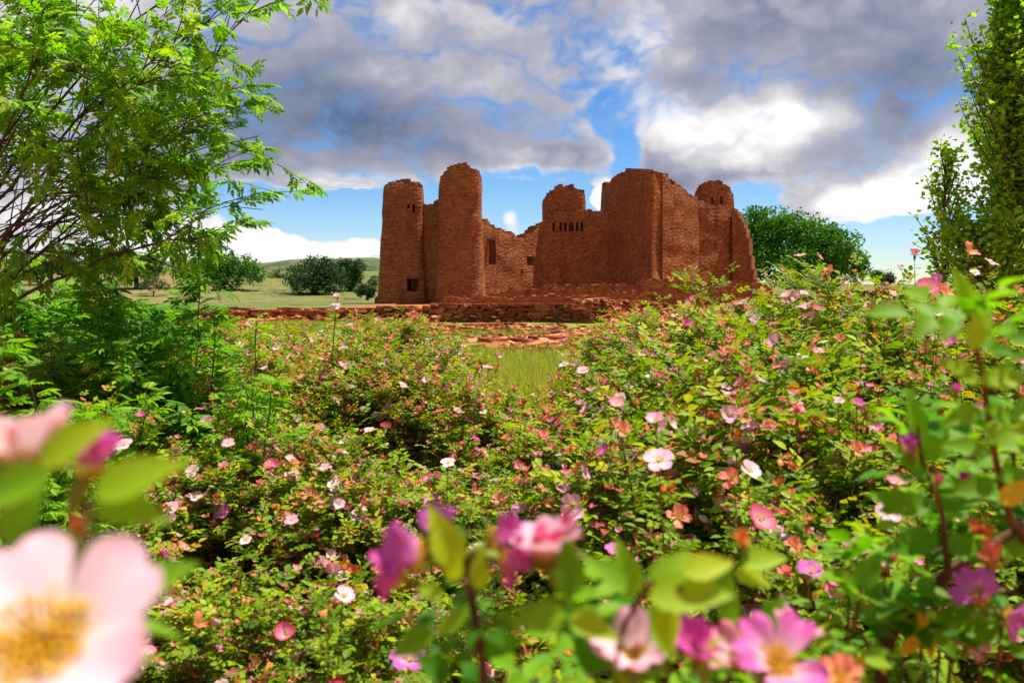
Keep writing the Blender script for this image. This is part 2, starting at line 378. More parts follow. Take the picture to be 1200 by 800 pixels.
def hillmat():
    m, N = new_mat('hills'); tc = N.node('ShaderNodeTexCoord').outputs['Object']
    p = principled(N, N.ramp(N.noise(tc, .05, 8.0, .7), [(.4, (.04, .07, .03)), (.6, (.13, .14, .06))]), .95, .1); finish(N, p.outputs[0]); return m
def hillf(x, y):
    k = math.exp(-((y-520)/90)**2)
    return -3+k*(16+7*mnoise.noise(Vector((x*.006, 1, 5)))+3*mnoise.noise(Vector((x*.03, y*.02, 5)))) * (1/(1+math.exp((x-60)/60)) + .25)
tag(grid_mesh('hills', np.linspace(-900, 900, 160), np.linspace(330, 720, 24), hillf, hillmat()), kind='structure')

# ------------------------------------------------------------------ the ruined church
rng = np.random.default_rng(7)
def masonry(name, path, thick, topf, base, parent, mat, closed=False, batter=.03, holes=(), cs=.22, ch=.12, ragged=.25, seed=0, zmax=13.0):
    """a stone wall laid in courses along a path; its front lies to the right of the way the path runs.
    topf(x, y, s) gives the height; holes are (s0, s1, z0, z1) openings through the wall"""
    P = np.array(path, float)
    if closed: P = np.vstack([P, P[:1]])
    seg = np.linalg.norm(np.diff(P, axis=0), axis=1); cum = np.concatenate([[0], np.cumsum(seg)]); L = cum[-1]
    n = max(3, int(round(L/cs))); S = np.linspace(0, L, n+1)
    X = np.interp(S, cum, P[:, 0]); Y = np.interp(S, cum, P[:, 1])
    if closed:
        tx = np.roll(X[:-1], -1)-np.roll(X[:-1], 1); ty = np.roll(Y[:-1], -1)-np.roll(Y[:-1], 1); tx = np.append(tx, tx[0]); ty = np.append(ty, ty[0])
    else: tx = np.gradient(X); ty = np.gradient(Y)
    ln = np.hypot(tx, ty)+1e-9; nx, ny = ty/ln, -tx/ln
    m = int(zmax/ch); R = np.random.default_rng(seed+11)
    tops = np.array([topf((X[i]+X[i+1])/2, (Y[i]+Y[i+1])/2, (S[i]+S[i+1])/2) for i in range(n)])
    jag = np.repeat(R.uniform(-1, .25, n//3+2), 3)[:n]*ragged + R.uniform(-.5, .5, n)*ragged*.35
    tops = tops+jag+np.array([ragged*1.1*(mnoise.noise(Vector((X[i]*.9, Y[i]*.9, seed)))-.2) for i in range(n)])
    zc = base+(np.arange(m)+.5)*ch; sc = (S[:-1]+S[1:])/2
    solid = zc[None, :] < tops[:, None]
    for (s0, s1, z0, z1) in holes:
        solid &= ~(((sc > s0) & (sc < s1))[:, None] & ((zc > z0) & (zc < z1))[None, :])
    nv = n if closed else n+1
    ci = lambda i: i % n if closed else i
    idx = {}; V = []; UV = []; Q = []
    def vid(i, j, k):
        i = ci(i); key = (i, j, k)
        if key in idx: return idx[key]
        z = base+j*ch; zz = j*ch
        h = math.sin(i*12.9898+j*78.233+k*37.719+seed)*43758.5453; h -= math.floor(h)
        h2 = math.sin(i*39.34+j*11.13+k*7.7+seed)*24634.63; h2 -= math.floor(h2)
        low = max(0, 2.5-zz)
        if k == 0: o = batter*(tops.max()-z)+ .035*(h-.5)+ .10*mnoise.noise(Vector((X[i]*.6, Y[i]*.6, z*.7)))+.16*mnoise.noise(Vector((X[i]*.22, Y[i]*.22, z*.2+seed)))-.04*max(0, 1-(tops[min(i, n-1)]-z)/1.6)**2+.05*low
        else: o = -thick+.07*(h-.5)
        V.append((X[i]+nx[i]*o, Y[i]+ny[i]*o, z+.05*(h2-.5))); UV.append((S[i], z)); idx[key] = len(V)-1
        return idx[key]
    for i in range(n):
        for j in range(m):
            if not solid[i, j]: continue
            Q.append((vid(i, j, 0), vid(i+1, j, 0), vid(i+1, j+1, 0), vid(i, j+1, 0)))
            Q.append((vid(i+1, j, 1), vid(i, j, 1), vid(i, j+1, 1), vid(i+1, j+1, 1)))
            if j+1 >= m or not solid[i, j+1]: Q.append((vid(i, j+1, 0), vid(i+1, j+1, 0), vid(i+1, j+1, 1), vid(i, j+1, 1)))
            if j > 0 and not solid[i, j-1]: Q.append((vid(i, j, 1), vid(i+1, j, 1), vid(i+1, j, 0), vid(i, j, 0)))
            l = (i-1) % n if closed else i-1; r = (i+1) % n if closed else i+1
            if l < 0 or not solid[l, j]: Q.append((vid(i, j, 1), vid(i, j, 0), vid(i, j+1, 0), vid(i, j+1, 1)))
            if r >= n or not solid[r, j]: Q.append((vid(i+1, j, 0), vid(i+1, j, 1), vid(i+1, j+1, 1), vid(i+1, j+1, 0)))
    mb = MB(); mb.add(V, quads=Q, uv=UV); return mb.build(name, mat, parent)

def zt(v, Y): return EYE+(HZ-v)/F*Y
def xt(u, Y): return (u-600)/F*Y
def prof(pairs, Y0=None):
    """height from photo silhouette points (u, v) given the depth y of the wall there"""
    us = [p[0] for p in pairs]; vs = [p[1] for p in pairs]
    return lambda x, y, s: zt(float(np.interp(600+F*x/y, us, vs)), y)
def rounded(cx, cy, rx, ry, p=3.2, n=48):
    """superellipse, anticlockwise from above"""
    out = []
    for k in range(n):
        a = 2*PI*k/n-PI*.5; c, s_ = math.cos(a), math.sin(a)
        out.append((cx+rx*abs(c)**(2/p)*(1 if c > 0 else -1), cy+ry*abs(s_)**(2/p)*(1 if s_ > 0 else -1)))
    return out

church = empty('ruined_church', (0, 78, 0))
tag(church, 'roofless red sandstone mission church with broken round towers behind the rose thicket', 'church ruin')
def cpart(*a, **k):
    o = masonry(*a, **k); o.location = (0, -78, 0); return o
cm = M['church_stone']
# west tower (left), with slots, niche and doorway in its front
ax, ay = xt(474, 76), 76.0
# s=0 at the front centre of the tower
cpart('tower', rounded(ax, ay, 1.6, 1.5, 7), .85, prof([(450, 218), (455, 214), (463, 212), (486, 212), (493, 215), (500, 220)]), 0, church, cm, closed=True, batter=.055, seed=1, ragged=.28,
      holes=[(.45, .62, zt(246, 75), zt(240, 75)), (.9, 1.2, zt(250, 75), zt(240, 75)), (.55, 1.35, zt(341, 75), zt(326, 75))])
# wall between the two towers
cpart('facade_wall', [(xt(488, 75.2), 75.2), (xt(522, 74.6), 74.6)], 1.3, prof([(487, 239), (498, 238), (503, 237), (508, 234), (512, 232), (515, 222), (520, 214)]), 0, church, cm, batter=.02, seed=2, ragged=.25,
      holes=[(.0, .62, zt(292, 75), zt(281, 75)), (.15, .5, zt(247, 75), zt(241, 75))])
bx, by = xt(540, 74), 74.2
cpart('tower', rounded(bx, by, 1.82, 1.85, 4.5), .95, prof([(512, 216), (516, 206), (521, 198), (529, 193), (545, 191), (554, 194), (560, 199), (565, 209), (570, 222)]), 0, church, cm, closed=True, batter=.022, seed=3, ragged=.34)
# nave wall seen between the towers
p0 = (xt(562, 75.5), 75.5); p1 = (xt(642, 82), 82.0)
wl = math.dist(p0, p1)
cpart('nave_wall', [p0, p1], 1.2, prof([(560, 255), (570, 257), (578, 260), (586, 264), (594, 266), (602, 271), (612, 274), (622, 274), (628, 270), (632, 264), (636, 262)]), 0, church, cm, batter=.015, seed=4, ragged=.3,
      holes=[((571-562)/80*wl, (579-562)/80*wl, zt(310, 76.3), zt(281, 76.3)), ((614-562)/80*wl, (624-562)/80*wl, zt(311, 80), zt(300, 80)), ((606-562)/80*wl, (609.5-562)/80*wl, zt(322, 79), zt(315, 79))])
# bell tower behind the nave with a row of beam sockets
tx_ = xt(661, 83.5)
cpart('tower', rounded(tx_, 83.5, 2.05, 1.9, 4.5), .9, prof([(636, 236), (640, 226), (645, 220), (653, 217), (676, 218), (684, 221), (688, 230)]), 0, church, cm, closed=True, batter=.01, seed=5, ragged=.32)
ta, tb = (xt(631, 81.2), 81.2), (xt(722, 80.6), 80.6); tl = math.dist(ta, tb)
cpart('choir_wall', [ta, tb], 1.5, prof([(628, 264), (636, 260), (640, 256), (644, 246), (690, 244), (695, 246), (724, 246)]), 0, church, cm, batter=.012, seed=6, ragged=.16,
      holes=[((u-631)/91*tl, (u-631)/91*tl+.26, zt(271, 81), zt(261, 81)) for u in (648, 655, 661.5, 668, 674.5, 681)])
# transept block with its corner towards the camera
quad = []
def lerp(a, b, t): return (a[0]+(b[0]-a[0])*t, a[1]+(b[1]-a[1])*t)
K = [(xt(715.5, 81), 81.0), (xt(764, 74.5), 74.5), (xt(818, 80), 80.0), (xt(818, 80)-1.2, 88.0), (xt(717, 81)-.3, 88.0)]
for a, b in zip(K, K[1:]+K[:1]): quad += [lerp(a, b, t) for t in np.linspace(0, 1, 12, endpoint=False)]
cpart('transept', quad, 1.3, prof([(712, 216), (718, 208), (723, 203), (731, 199), (742, 197), (754, 197), (764, 200), (775, 203), (784, 209), (794, 214), (800, 218), (806, 225), (813, 229), (825, 230)]), 0, church, cm, closed=True, batter=.010, seed=7, ragged=.30)
ea, eb = (xt(812, 80.2), 80.2), (xt(864, 83), 83.0); el_ = math.dist(ea, eb)
cpart('apse_wall', [ea, eb, (xt(864, 83)-.5, 88.0)], 1.4, prof([(810, 229), (820, 236), (840, 238), (858, 241), (862, 244), (868, 250)]), 0, church, cm, batter=.008, seed=8, ragged=.2)
cpart('tower', rounded(xt(837, 84.2), 84.2, 1.85, 1.5, 4.0), .8, prof([(812, 224), (816, 218), (823, 215), (832, 213), (849, 214), (856, 218), (860, 226)]), 0, church, cm, closed=True, batter=.008, seed=9, ragged=.3,
      holes=[(-9, -8, 0, 0)]+[(s0, s0+.2, zt(237, 80.8), zt(228, 80.8)) for s0 in (11.2, 11.75, .25)])
cpart('buttress', [(xt(858, 82), 82.0), (xt(903, 80.5), 80.5)], 2.2, prof([(856, 238), (860, 243), (866, 250), (870, 258), (874, 268), (877, 282), (879, 299), (881, 312), (885, 324), (889, 334), (893, 348)]), 0, church, cm, batter=.01, seed=10, ragged=.3)
cpart('buttress', [(xt(440, 76.4), 76.4), (xt(457, 75.5), 75.5)], 1.6, prof([(440, 351), (444, 345), (448, 330), (452, 318), (455, 306), (458, 300)]), 0, church, cm, batter=.01, seed=12, ragged=.2)
# long back wall that closes the nave
cpart('nave_wall', [(xt(700, 81)+4, 92.0), (xt(470, 76), 92.0), (xt(462, 76), 77.8)], 1.2, lambda x, y, s: 2.6, 0, church, cm, batter=.0, seed=13, ragged=.5)
# low convento wall before the church, its broken top catching the light
cpart('convento_wall', [(xt(538, 69), 69.0), (xt(640, 69), 69.0), (xt(780, 68.5), 68.5), (xt(905, 69), 69.0)], .9,
      prof([(538, 346), (560, 342), (620, 336), (680, 332), (740, 330), (765, 325), (790, 324), (830, 328), (905, 329)]), 0, church, cm, batter=.02, seed=14, ragged=.22)
cpart('convento_wall', [(xt(520, 64), 64.0), (xt(640, 63.6), 63.6), (xt(770, 64), 64.0)], .7,
      prof([(520, 347), (600, 345), (700, 343), (770, 341)]), 0, church, cm, batter=.02, seed=15, ragged=.2)
for (s_, u, v, Y, w, h) in ((0, 486, 325.5, 74.1, 1.2, .14), (0, 575, 280.2, 76.2, .9, .12)):
    x = xt(u, Y); z = zt(v, Y); mb = MB()
    c = np.array([[sx*w/2, sy*.12, sz*h/2] for sx in (-1, 1) for sy in (-1, 1) for sz in (-1, 1)])+[x, Y-78, z]
    mb.add(c, quads=[(0, 1, 3, 2), (4, 6, 7, 5), (0, 4, 5, 1), (2, 3, 7, 6), (0, 2, 6, 4), (1, 5, 7, 3)]); mb.build('lintel', M['lintel'], church)

# ------------------------------------------------------------------ low walls of loose flat slabs
SLAB_Q = np.array([(0, 1, 2, 3), (7, 6, 5, 4), (0, 4, 5, 1), (1, 5, 6, 2), (2, 6, 7, 3), (3, 7, 4, 0)])
def slab(mb, c, L, W, H, rz, tilt=0.0, tint=.5, R=None):
    R = R or random
    t = .82+.18*R.random()
    b = np.array([(-1, -1, -1), (1, -1, -1), (1, 1, -1), (-1, 1, -1), (-t, -t, 1), (t, -t, 1), (t, t, 1), (-t, t, 1)], float)
    b += np.array([[R.uniform(-.16, .16) for _ in range(3)] for _ in range(8)])
    b *= np.array([L/2, W/2, H/2])
    ca, sa = math.cos(tilt), math.sin(tilt); b = np.stack([b[:, 0]*ca-b[:, 2]*sa, b[:, 1], b[:, 0]*sa+b[:, 2]*ca], 1)
    ca, sa = math.cos(rz), math.sin(rz); b = np.stack([b[:, 0]*ca-b[:, 1]*sa, b[:, 0]*sa+b[:, 1]*ca, b[:, 2]], 1)
    mb.add(b+np.asarray(c), quads=SLAB_Q[:, ::-1], tint=tint)
def low_wall(name, label, cat, pts, hs, width, mat, seed, ch=.10, slump=.5, core=True):
    """pts: xy corners, hs: height at each. slabs in courses, loose ones slumped at the foot"""
    R = random.Random(seed); mb = MB(); P = np.array(pts, float)
    cum = np.concatenate([[0], np.cumsum(np.linalg.norm(np.diff(P, axis=0), axis=1))]); L = cum[-1]
    ang = lambda s: math.atan2(np.interp(s+.1, cum, P[:, 1])-np.interp(s-.1, cum, P[:, 1]), np.interp(s+.1, cum, P[:, 0])-np.interp(s-.1, cum, P[:, 0]))
    hmax = max(hs); k = 0
    while k*ch < hmax:
        for side in (-1, 0, 1):
            s = R.uniform(0, .3)
            while s < L:
                ln = R.uniform(.22, .6); h = np.interp(s, cum, hs)*(1+.25*mnoise.noise(Vector((s*.7, seed, side))))
                if k*ch < h+R.uniform(-.08, .02):
                    a = ang(s); x, y = np.interp(s, cum, P[:, 0]), np.interp(s, cum, P[:, 1])
                    off = side*(width/2-.12)+R.uniform(-.05, .05)*(1+k*.2)
                    slab(mb, (x-math.sin(a)*off, y+math.cos(a)*off, hgt(x, y)+k*ch+ch*.45), ln*1.02, width*.36, ch*.98, a+R.uniform(-.12, .12), R.uniform(-.05, .05), R.random(), R)
                s += ln
        k += 1
    for _ in range(int(L*slump*9)):
        s = R.uniform(0, L); a = ang(s); x, y = np.interp(s, cum, P[:, 0]), np.interp(s, cum, P[:, 1]); h = np.interp(s, cum, hs)
        f = abs(R.gauss(0, .28)); off = (width*.5+f)*(-1 if R.random() < .75 else 1)
        x2, y2 = x+math.sin(a)*-off*-1*-1, y+math.cos(a)*off
        slab(mb, (x2, y2, hgt(x2, y2)+.04+max(0, .5-f)*h*R.uniform(.1, .9)), R.uniform(.15, .5), R.uniform(.12, .35), R.uniform(.05, .11), R.uniform(0, 6), R.uniform(-.5, .5), R.uniform(.25, 1), R)
    return tag(mb.build(name, mat), label, cat, kind='thing')
def X(u, Y): return (xt(u, Y), Y)
low_wall('low_ruin_wall', 'long knee-high wall of dark red slabs ending square before the church', 'low wall', [X(515, 37), X(600, 36.5), X(691, 36)], [.80, .80, .78], .7, M['low_stone'], 3, slump=.12)
low_wall('low_ruin_wall', 'crumbled bright orange slab wall running across the grass left of the church', 'low wall', [X(150, 39), X(300, 38), X(420, 38), X(520, 37)], [.35, .5, .55, .75], .9, M['slab'], 4, slump=1.3)
low_wall('low_ruin_wall', 'tumbled orange stub of wall beside the square end of the dark wall', 'low wall', [X(688, 37), X(730, 40), X(800, 43)], [1.0, .8, .5], 1.0, M['slab'], 5, slump=1.8)
low_wall('low_ruin_wall', 'flat line of pale orange footing stones in the dry grass before the dark wall', 'wall footing', [X(490, 29.5), X(560, 30.5), X(600, 31), X(640, 31.5)], [.07, .11, .12, .07], .8, M['slab'], 6, slump=1.4)
low_wall('low_ruin_wall', 'ankle-high orange footing stones curving towards the pale grass tuft', 'wall footing', [X(545, 21), X(600, 22), X(650, 23.5), X(700, 26), X(735, 29)], [.06, .10, .14, .2, .2], .9, M['slab'], 7, slump=1.8)
low_wall('low_ruin_wall', 'low red wall glimpsed above the rose tops right of the church', 'low wall', [X(880, 45), X(960, 44), X(1060, 43)], [.9, 1.0, 1.35], .8, M['low_stone'], 8, slump=.3)
low_wall('stone_heap', 'yellowish heap of buff stones in the grass at far left', 'stone heap', [X(182, 20), X(222, 20.4)], [.40, .30], 1.0, M['slab_buff'], 9, slump=2.5)
low_wall('stone_heap', 'small reddish stone heap at the left end of the far orange wall', 'stone heap', [X(60, 33), X(120, 35)], [.3, .45], 1.2, M['slab'], 10, slump=2.0)
# loose rubble nobody could count
R = random.Random(21); mb = MB()
for _ in range(1500):
    q = R.random()
    if q < .45: y = R.uniform(19, 33); u = R.gauss(620, 60)
    elif q < .8: y = R.uniform(38, 60); u = R.uniform(430, 900)
    else: y = R.uniform(22, 40); u = R.uniform(150, 560)
    x = xt(u, y); s_ = R.uniform(.06, .26)
    slab(mb, (x, y, hgt(x, y)+s_*.15), s_, s_*R.uniform(.6, 1), s_*R.uniform(.25, .5), R.uniform(0, 6), R.uniform(-.3, .3), R.uniform(.2, 1), R)
tag(mb.build('rubble', M['slab']), 'loose red stones scattered over the ground between the low walls', 'rubble', kind='stuff')

# ------------------------------------------------------------------ grass
def blades(name, n, place, hmin, hmax, w, label, seed, lean=.35, tmu=.45):
    R = np.random.default_rng(seed); pos = place(R, n); n = len(pos)
    h = R.uniform(hmin, hmax, n); a = R.uniform(0, 2*PI, n); l = R.uniform(0, lean, n)*h; b = R.uniform(0, 2*PI, n)
    base = np.array([[p[0], p[1], hgt(p[0], p[1])-.01] for p in pos])
    side = np.stack([np.cos(a), np.sin(a), np.zeros(n)], 1)*(w/2)
    mid = base+np.stack([np.cos(b)*l*.3, np.sin(b)*l*.3, h*.6], 1); tip = base+np.stack([np.cos(b)*l, np.sin(b)*l, h], 1)
    V = np.stack([base-side, base+side, mid+side*.7, mid-side*.7, tip], 1).reshape(-1, 3)
    o = np.arange(n)[:, None]*5
    mb = MB(); mb.add(V, quads=o+np.array([[0, 1, 2, 3]]), tris=o+np.array([[3, 2, 4]]), tint=np.repeat(np.clip(R.normal(tmu, .2, n), 0, 1), 5))
    return tag(mb.build(name, M['grass']), label, 'grass', kind='stuff')
def lawn(R, n):
    y = 14+28*R.random(n)**.8; u = R.uniform(60, 1000, n); x = (u-600)/F*y
    k = np.array([mnoise.noise(Vector((a*.22, b*.22, 4))) for a, b in zip(x, y)])
    keep = k+R.normal(0, .12, n) > -.06-.2*(x < -3); return np.stack([x, y], 1)[keep]
blades('grass', 90000, lawn, .04, .14, .022, 'short green and straw grass on the open ground before the walls', 5)
def tufts(R, n):
    cs = [(xt(612, 13), 13.0), (xt(640, 13.6), 13.6), (xt(598, 12.2), 12.2), (xt(655, 15), 15.0), (xt(628, 11.3), 11.3), (xt(560, 16), 16.), (xt(500, 18), 18.), (xt(330, 19), 19.), (xt(270, 22), 22.)]
    c = np.array(cs)[R.integers(0, len(cs), n)]; return c+R.normal(0, .42, (n, 2))
blades('tall_grass', 16000, tufts, .18, .5, .014, 'tall yellow green grass in the gap between the rose bushes', 6, .5, .68)

# ------------------------------------------------------------------ leaves and blossoms (templates)
def leaflet(L=1.0, W=.5, n=2, fold=.12, curl=.1, serr=0.0, point=0.0):
    """leaflet along +y: rows across a folded blade"""
    V = [(0, 0, 0)]; Q = []; T = []
    prof_ = [math.sin(PI*min(1, (k/(n+1))**.8))**.75 for k in range(1, n+1)]
    for k, p in enumerate(prof_):
        p *= 1-point*((k+1)/(n+1))**2
        y = (k+1)/(n+1)*L; wd = W/2*p*(1+(serr if k % 2 else -serr)); z = -curl*(y/L)**2
        V += [(-wd, y, z+fold*p*L), (0, y, z), (wd, y, z+fold*p*L)]
    V.append((0, L, -curl))
    e = len(V)-1
    T += [(0, 2, 1), (0, 3, 2), (e, 1+3*(n-1), 2+3*(n-1)), (e, 2+3*(n-1), 3+3*(n-1))]
    for k in range(n-1):
        a = 1+3*k; Q += [(a, a+1, a+4, a+3), (a+1, a+2, a+5, a+4)]
    return np.array(V, float), np.array(Q, int).reshape(-1, 4), np.array(T, int).reshape(-1, 3)
def compound(pairs, lf, spread=.9, step=.55, first=.5, llen=1.0, droop=.12):
    """pinnate leaf: pairs of leaflets and one at the end; unit = leaflet length"""
    V = []; Q = []; T = []; n = 0
    lv, lq, lt = lf
    spots = [((0, first+step*pairs), 0.0, 1.1)]
    for k in range(pairs):
        for sgn in (-1, 1): spots.append(((0, first+step*k), sgn*spread, .82+.1*k))
    for (px, py), a, sc in spots:
        ca, sa = math.cos(a), math.sin(a); v = lv*sc*llen
        w = np.stack([v[:, 0]*ca+v[:, 1]*sa+px, -v[:, 0]*sa+v[:, 1]*ca+py, v[:, 2]-droop*((v[:, 1]*ca+py)/2)**2], 1)
        V.append(w)
        if len(lq): Q.append(lq+n)
        T.append(lt+n); n += len(w)
    return np.concatenate(V), (np.concatenate(Q) if Q else np.zeros((0, 4), int)), np.concatenate(T)
ROSE_C = compound(2, leaflet(1, .62, 1, .10, .10), .95, .62, .35)
ROSE_M = compound(2, leaflet(1, .62, 3, .08, .14, .06), .95, .62, .35)
ASH_C = compound(3, leaflet(1, .42, 2, .06, .22), .8, .42, .35, droop=.25)
SINGLE = leaflet(1, .62, 1, .10, .10); SINGLE2 = leaflet(1, .7, 2, .08, .12)

def petal_grid(L, W, cup, nr=4, nc=4, notch=.16, frill=.05, R=None, claw=.12):
    R = R or random
    V = []; UV = []
    ph = R.uniform(0, 6)
    for i in range(nr+1):
        t = i/nr; w = W*(claw+(1-claw)*math.sin(PI/2*min(1, t*1.15))**.8)*(1-.35*max(0, t-.8)/.2*.6)
        for j in range(nc+1):
            s = (j/nc-.5)*2
            y = L*t*(1-.16*s*s*t)-(notch*L*t**4*(1-abs(s))**2)
            z = L*(cup*math.sin(t*1.9)*.5+frill*math.sin(s*4+ph+t*3)*t-.10*t*t+.10*s*s*t)
            V.append((s*w/2, y, z)); UV.append((j/nc, t))
    q = [(i*(nc+1)+j, i*(nc+1)+j+1, (i+1)*(nc+1)+j+1, (i+1)*(nc+1)+j) for i in range(nr) for j in range(nc)]
    return np.array(V), np.array(q), np.array(UV)
def rotv(v, rx=0, rz=0):
    c, s = math.cos(rx), math.sin(rx); v = np.stack([v[:, 0], v[:, 1]*c-v[:, 2]*s, v[:, 1]*s+v[:, 2]*c], 1)
    c, s = math.cos(rz), math.sin(rz); return np.stack([v[:, 0]*c-v[:, 1]*s, v[:, 0]*s+v[:, 1]*c, v[:, 2]], 1)
def flower_parts(openness, R, detail=4, rad=.028, npet=5, shrivel=0.0, lost=0, a0=None):
    """petals MB (axis +z), stamen MB, sepal MB"""
    pet, sta, sep = MB(), MB(), MB()
    a0 = R.uniform(0, 6) if a0 is None else a0
    for k in range(npet-lost):
        v, q, uv = petal_grid(rad*R.uniform(.88, 1.05), rad*(.76 if detail > 5 else .92)*(1-shrivel*.4), .28+shrivel*R.uniform(-.4, 1.2), detail, detail, R=R, frill=.03+shrivel*.14)
        v[:, 1] += rad*.10
        el = openness+R.uniform(-.14, .14)*(1+shrivel*3)
        pet.add(rotv(v+[0, 0, rad*.02*k*.3], el, a0+k*2*PI/npet+R.uniform(-.08, .08)), quads=q, uv=uv)
    # stamens: a disc of thin filaments with anthers
    nst = 80 if detail >= 6 else 10
    for k in range(nst):
        a = k*2.399; r = rad*(.36 if detail >= 6 else .30)*math.sqrt((k+.5)/nst); h = rad*(.20+.12*R.random()); s_ = rad*(.035 if detail >= 6 else .07)
        p = np.array([math.cos(a)*r, math.sin(a)*r, h]); b = p*.35; b[2] = rad*.02
        if detail >= 6: tube(sta, [b, (b+p)/2, p], [s_*.3, s_*.25, s_*.25], 3)
        o = np.array([(1, 0, 0), (0, 1, 0), (-1, 0, 0), (0, -1, 0), (0, 0, 1), (0, 0, -1)])*s_
        sta.add(o+p, tris=[(0, 1, 4), (1, 2, 4), (2, 3, 4), (3, 0, 4), (1, 0, 5), (2, 1, 5), (3, 2, 5), (0, 3, 5)])
    # hip and five sepals below
    tube(sep, [(0, 0, -rad*.75), (0, 0, -rad*.45), (0, 0, -rad*.22), (0, 0, 0)], [rad*.07, rad*.16, rad*.20, rad*.12], 6)
    lv, lq, lt = leaflet(rad*.75, rad*.17, 2, .1, rad*.2)
    for k in range(5): sep.add(rotv(lv, openness*.7-.25, a0+.6+k*2*PI/5), quads=lq, tris=lt)
    return pet, sta, sep

def small_flower(name, mat, openness, seed, rad=.026, shrivel=0., lost=0, stm='stamen'):
    R = random.Random(seed); p, s, e = flower_parts(openness, R, 3, rad, 5, shrivel, lost)
    mb = MB()
    for src, mi in ((p, 0), (s, 1), (e, 2)):
        for v, t, uv in zip(src.V, src.T, src.UV): pass
        V = np.concatenate(src.V); UV = np.concatenate(src.UV)
        mb.add(V, quads=np.concatenate(src.Fq) if src.Fq else None, tris=np.concatenate(src.Ft) if src.Ft else None, mat=mi, uv=UV)
    return mb.mesh(name, [M[mat], M[stm], M['sepal']], smooth=True)
def bud_mesh(seed, mat='petal_magenta', rad=.012):
    R = random.Random(seed); mb = MB()
    tube(mb, [(0, 0, -.004), (0, 0, .004), (0, 0, .011), (0, 0, .018), (0, 0, .024)], [.003, .007, .008, .005, .0008], 7, mat=0)
    tube(mb, [(0, 0, -.016), (0, 0, -.008), (0, 0, .002)], [.002, .0055, .0045], 6, mat=2)
    lv, lq, lt = leaflet(.024, .006, 2, .1, .002)
    for k in range(5): mb.add(rotv(lv, 1.25, k*2*PI/5), quads=lq, tris=lt, mat=2)
    return mb.mesh('bud', [M[mat], M['stamen'], M['sepal']], smooth=True)
BL = {
 'pink': [small_flower('blossom', 'petal_pink', .25, 1), small_flower('blossom', 'petal_pink', .5, 2)],
 'white': [small_flower('blossom', 'petal_white', .18, 3), small_flower('blossom', 'petal_white', .4, 4)],
 'rose': [small_flower('blossom', 'petal_rose', .35, 5), small_flower('blossom', 'petal_rose', .8, 6)],
 'magenta': [small_flower('blossom', 'petal_magenta', .6, 7), small_flower('blossom', 'petal_purple', .35, 8)],
 'coral': [small_flower('blossom', 'petal_coral', .55, 9, shrivel=.5), small_flower('blossom', 'petal_coral', .2, 10, shrivel=.7, lost=2)],
 'dry': [small_flower('blossom', 'petal_dry', .8, 11, .022, 1.0, stm='stamen_old'), small_flower('blossom', 'petal_dry', .3, 12, .022, .9, 3, stm='stamen_old')],
 'bud': [bud_mesh(13), bud_mesh(14, 'petal_rose')],
}
KINDS_ = ['pink', 'white', 'rose', 'magenta', 'coral', 'dry', 'bud']

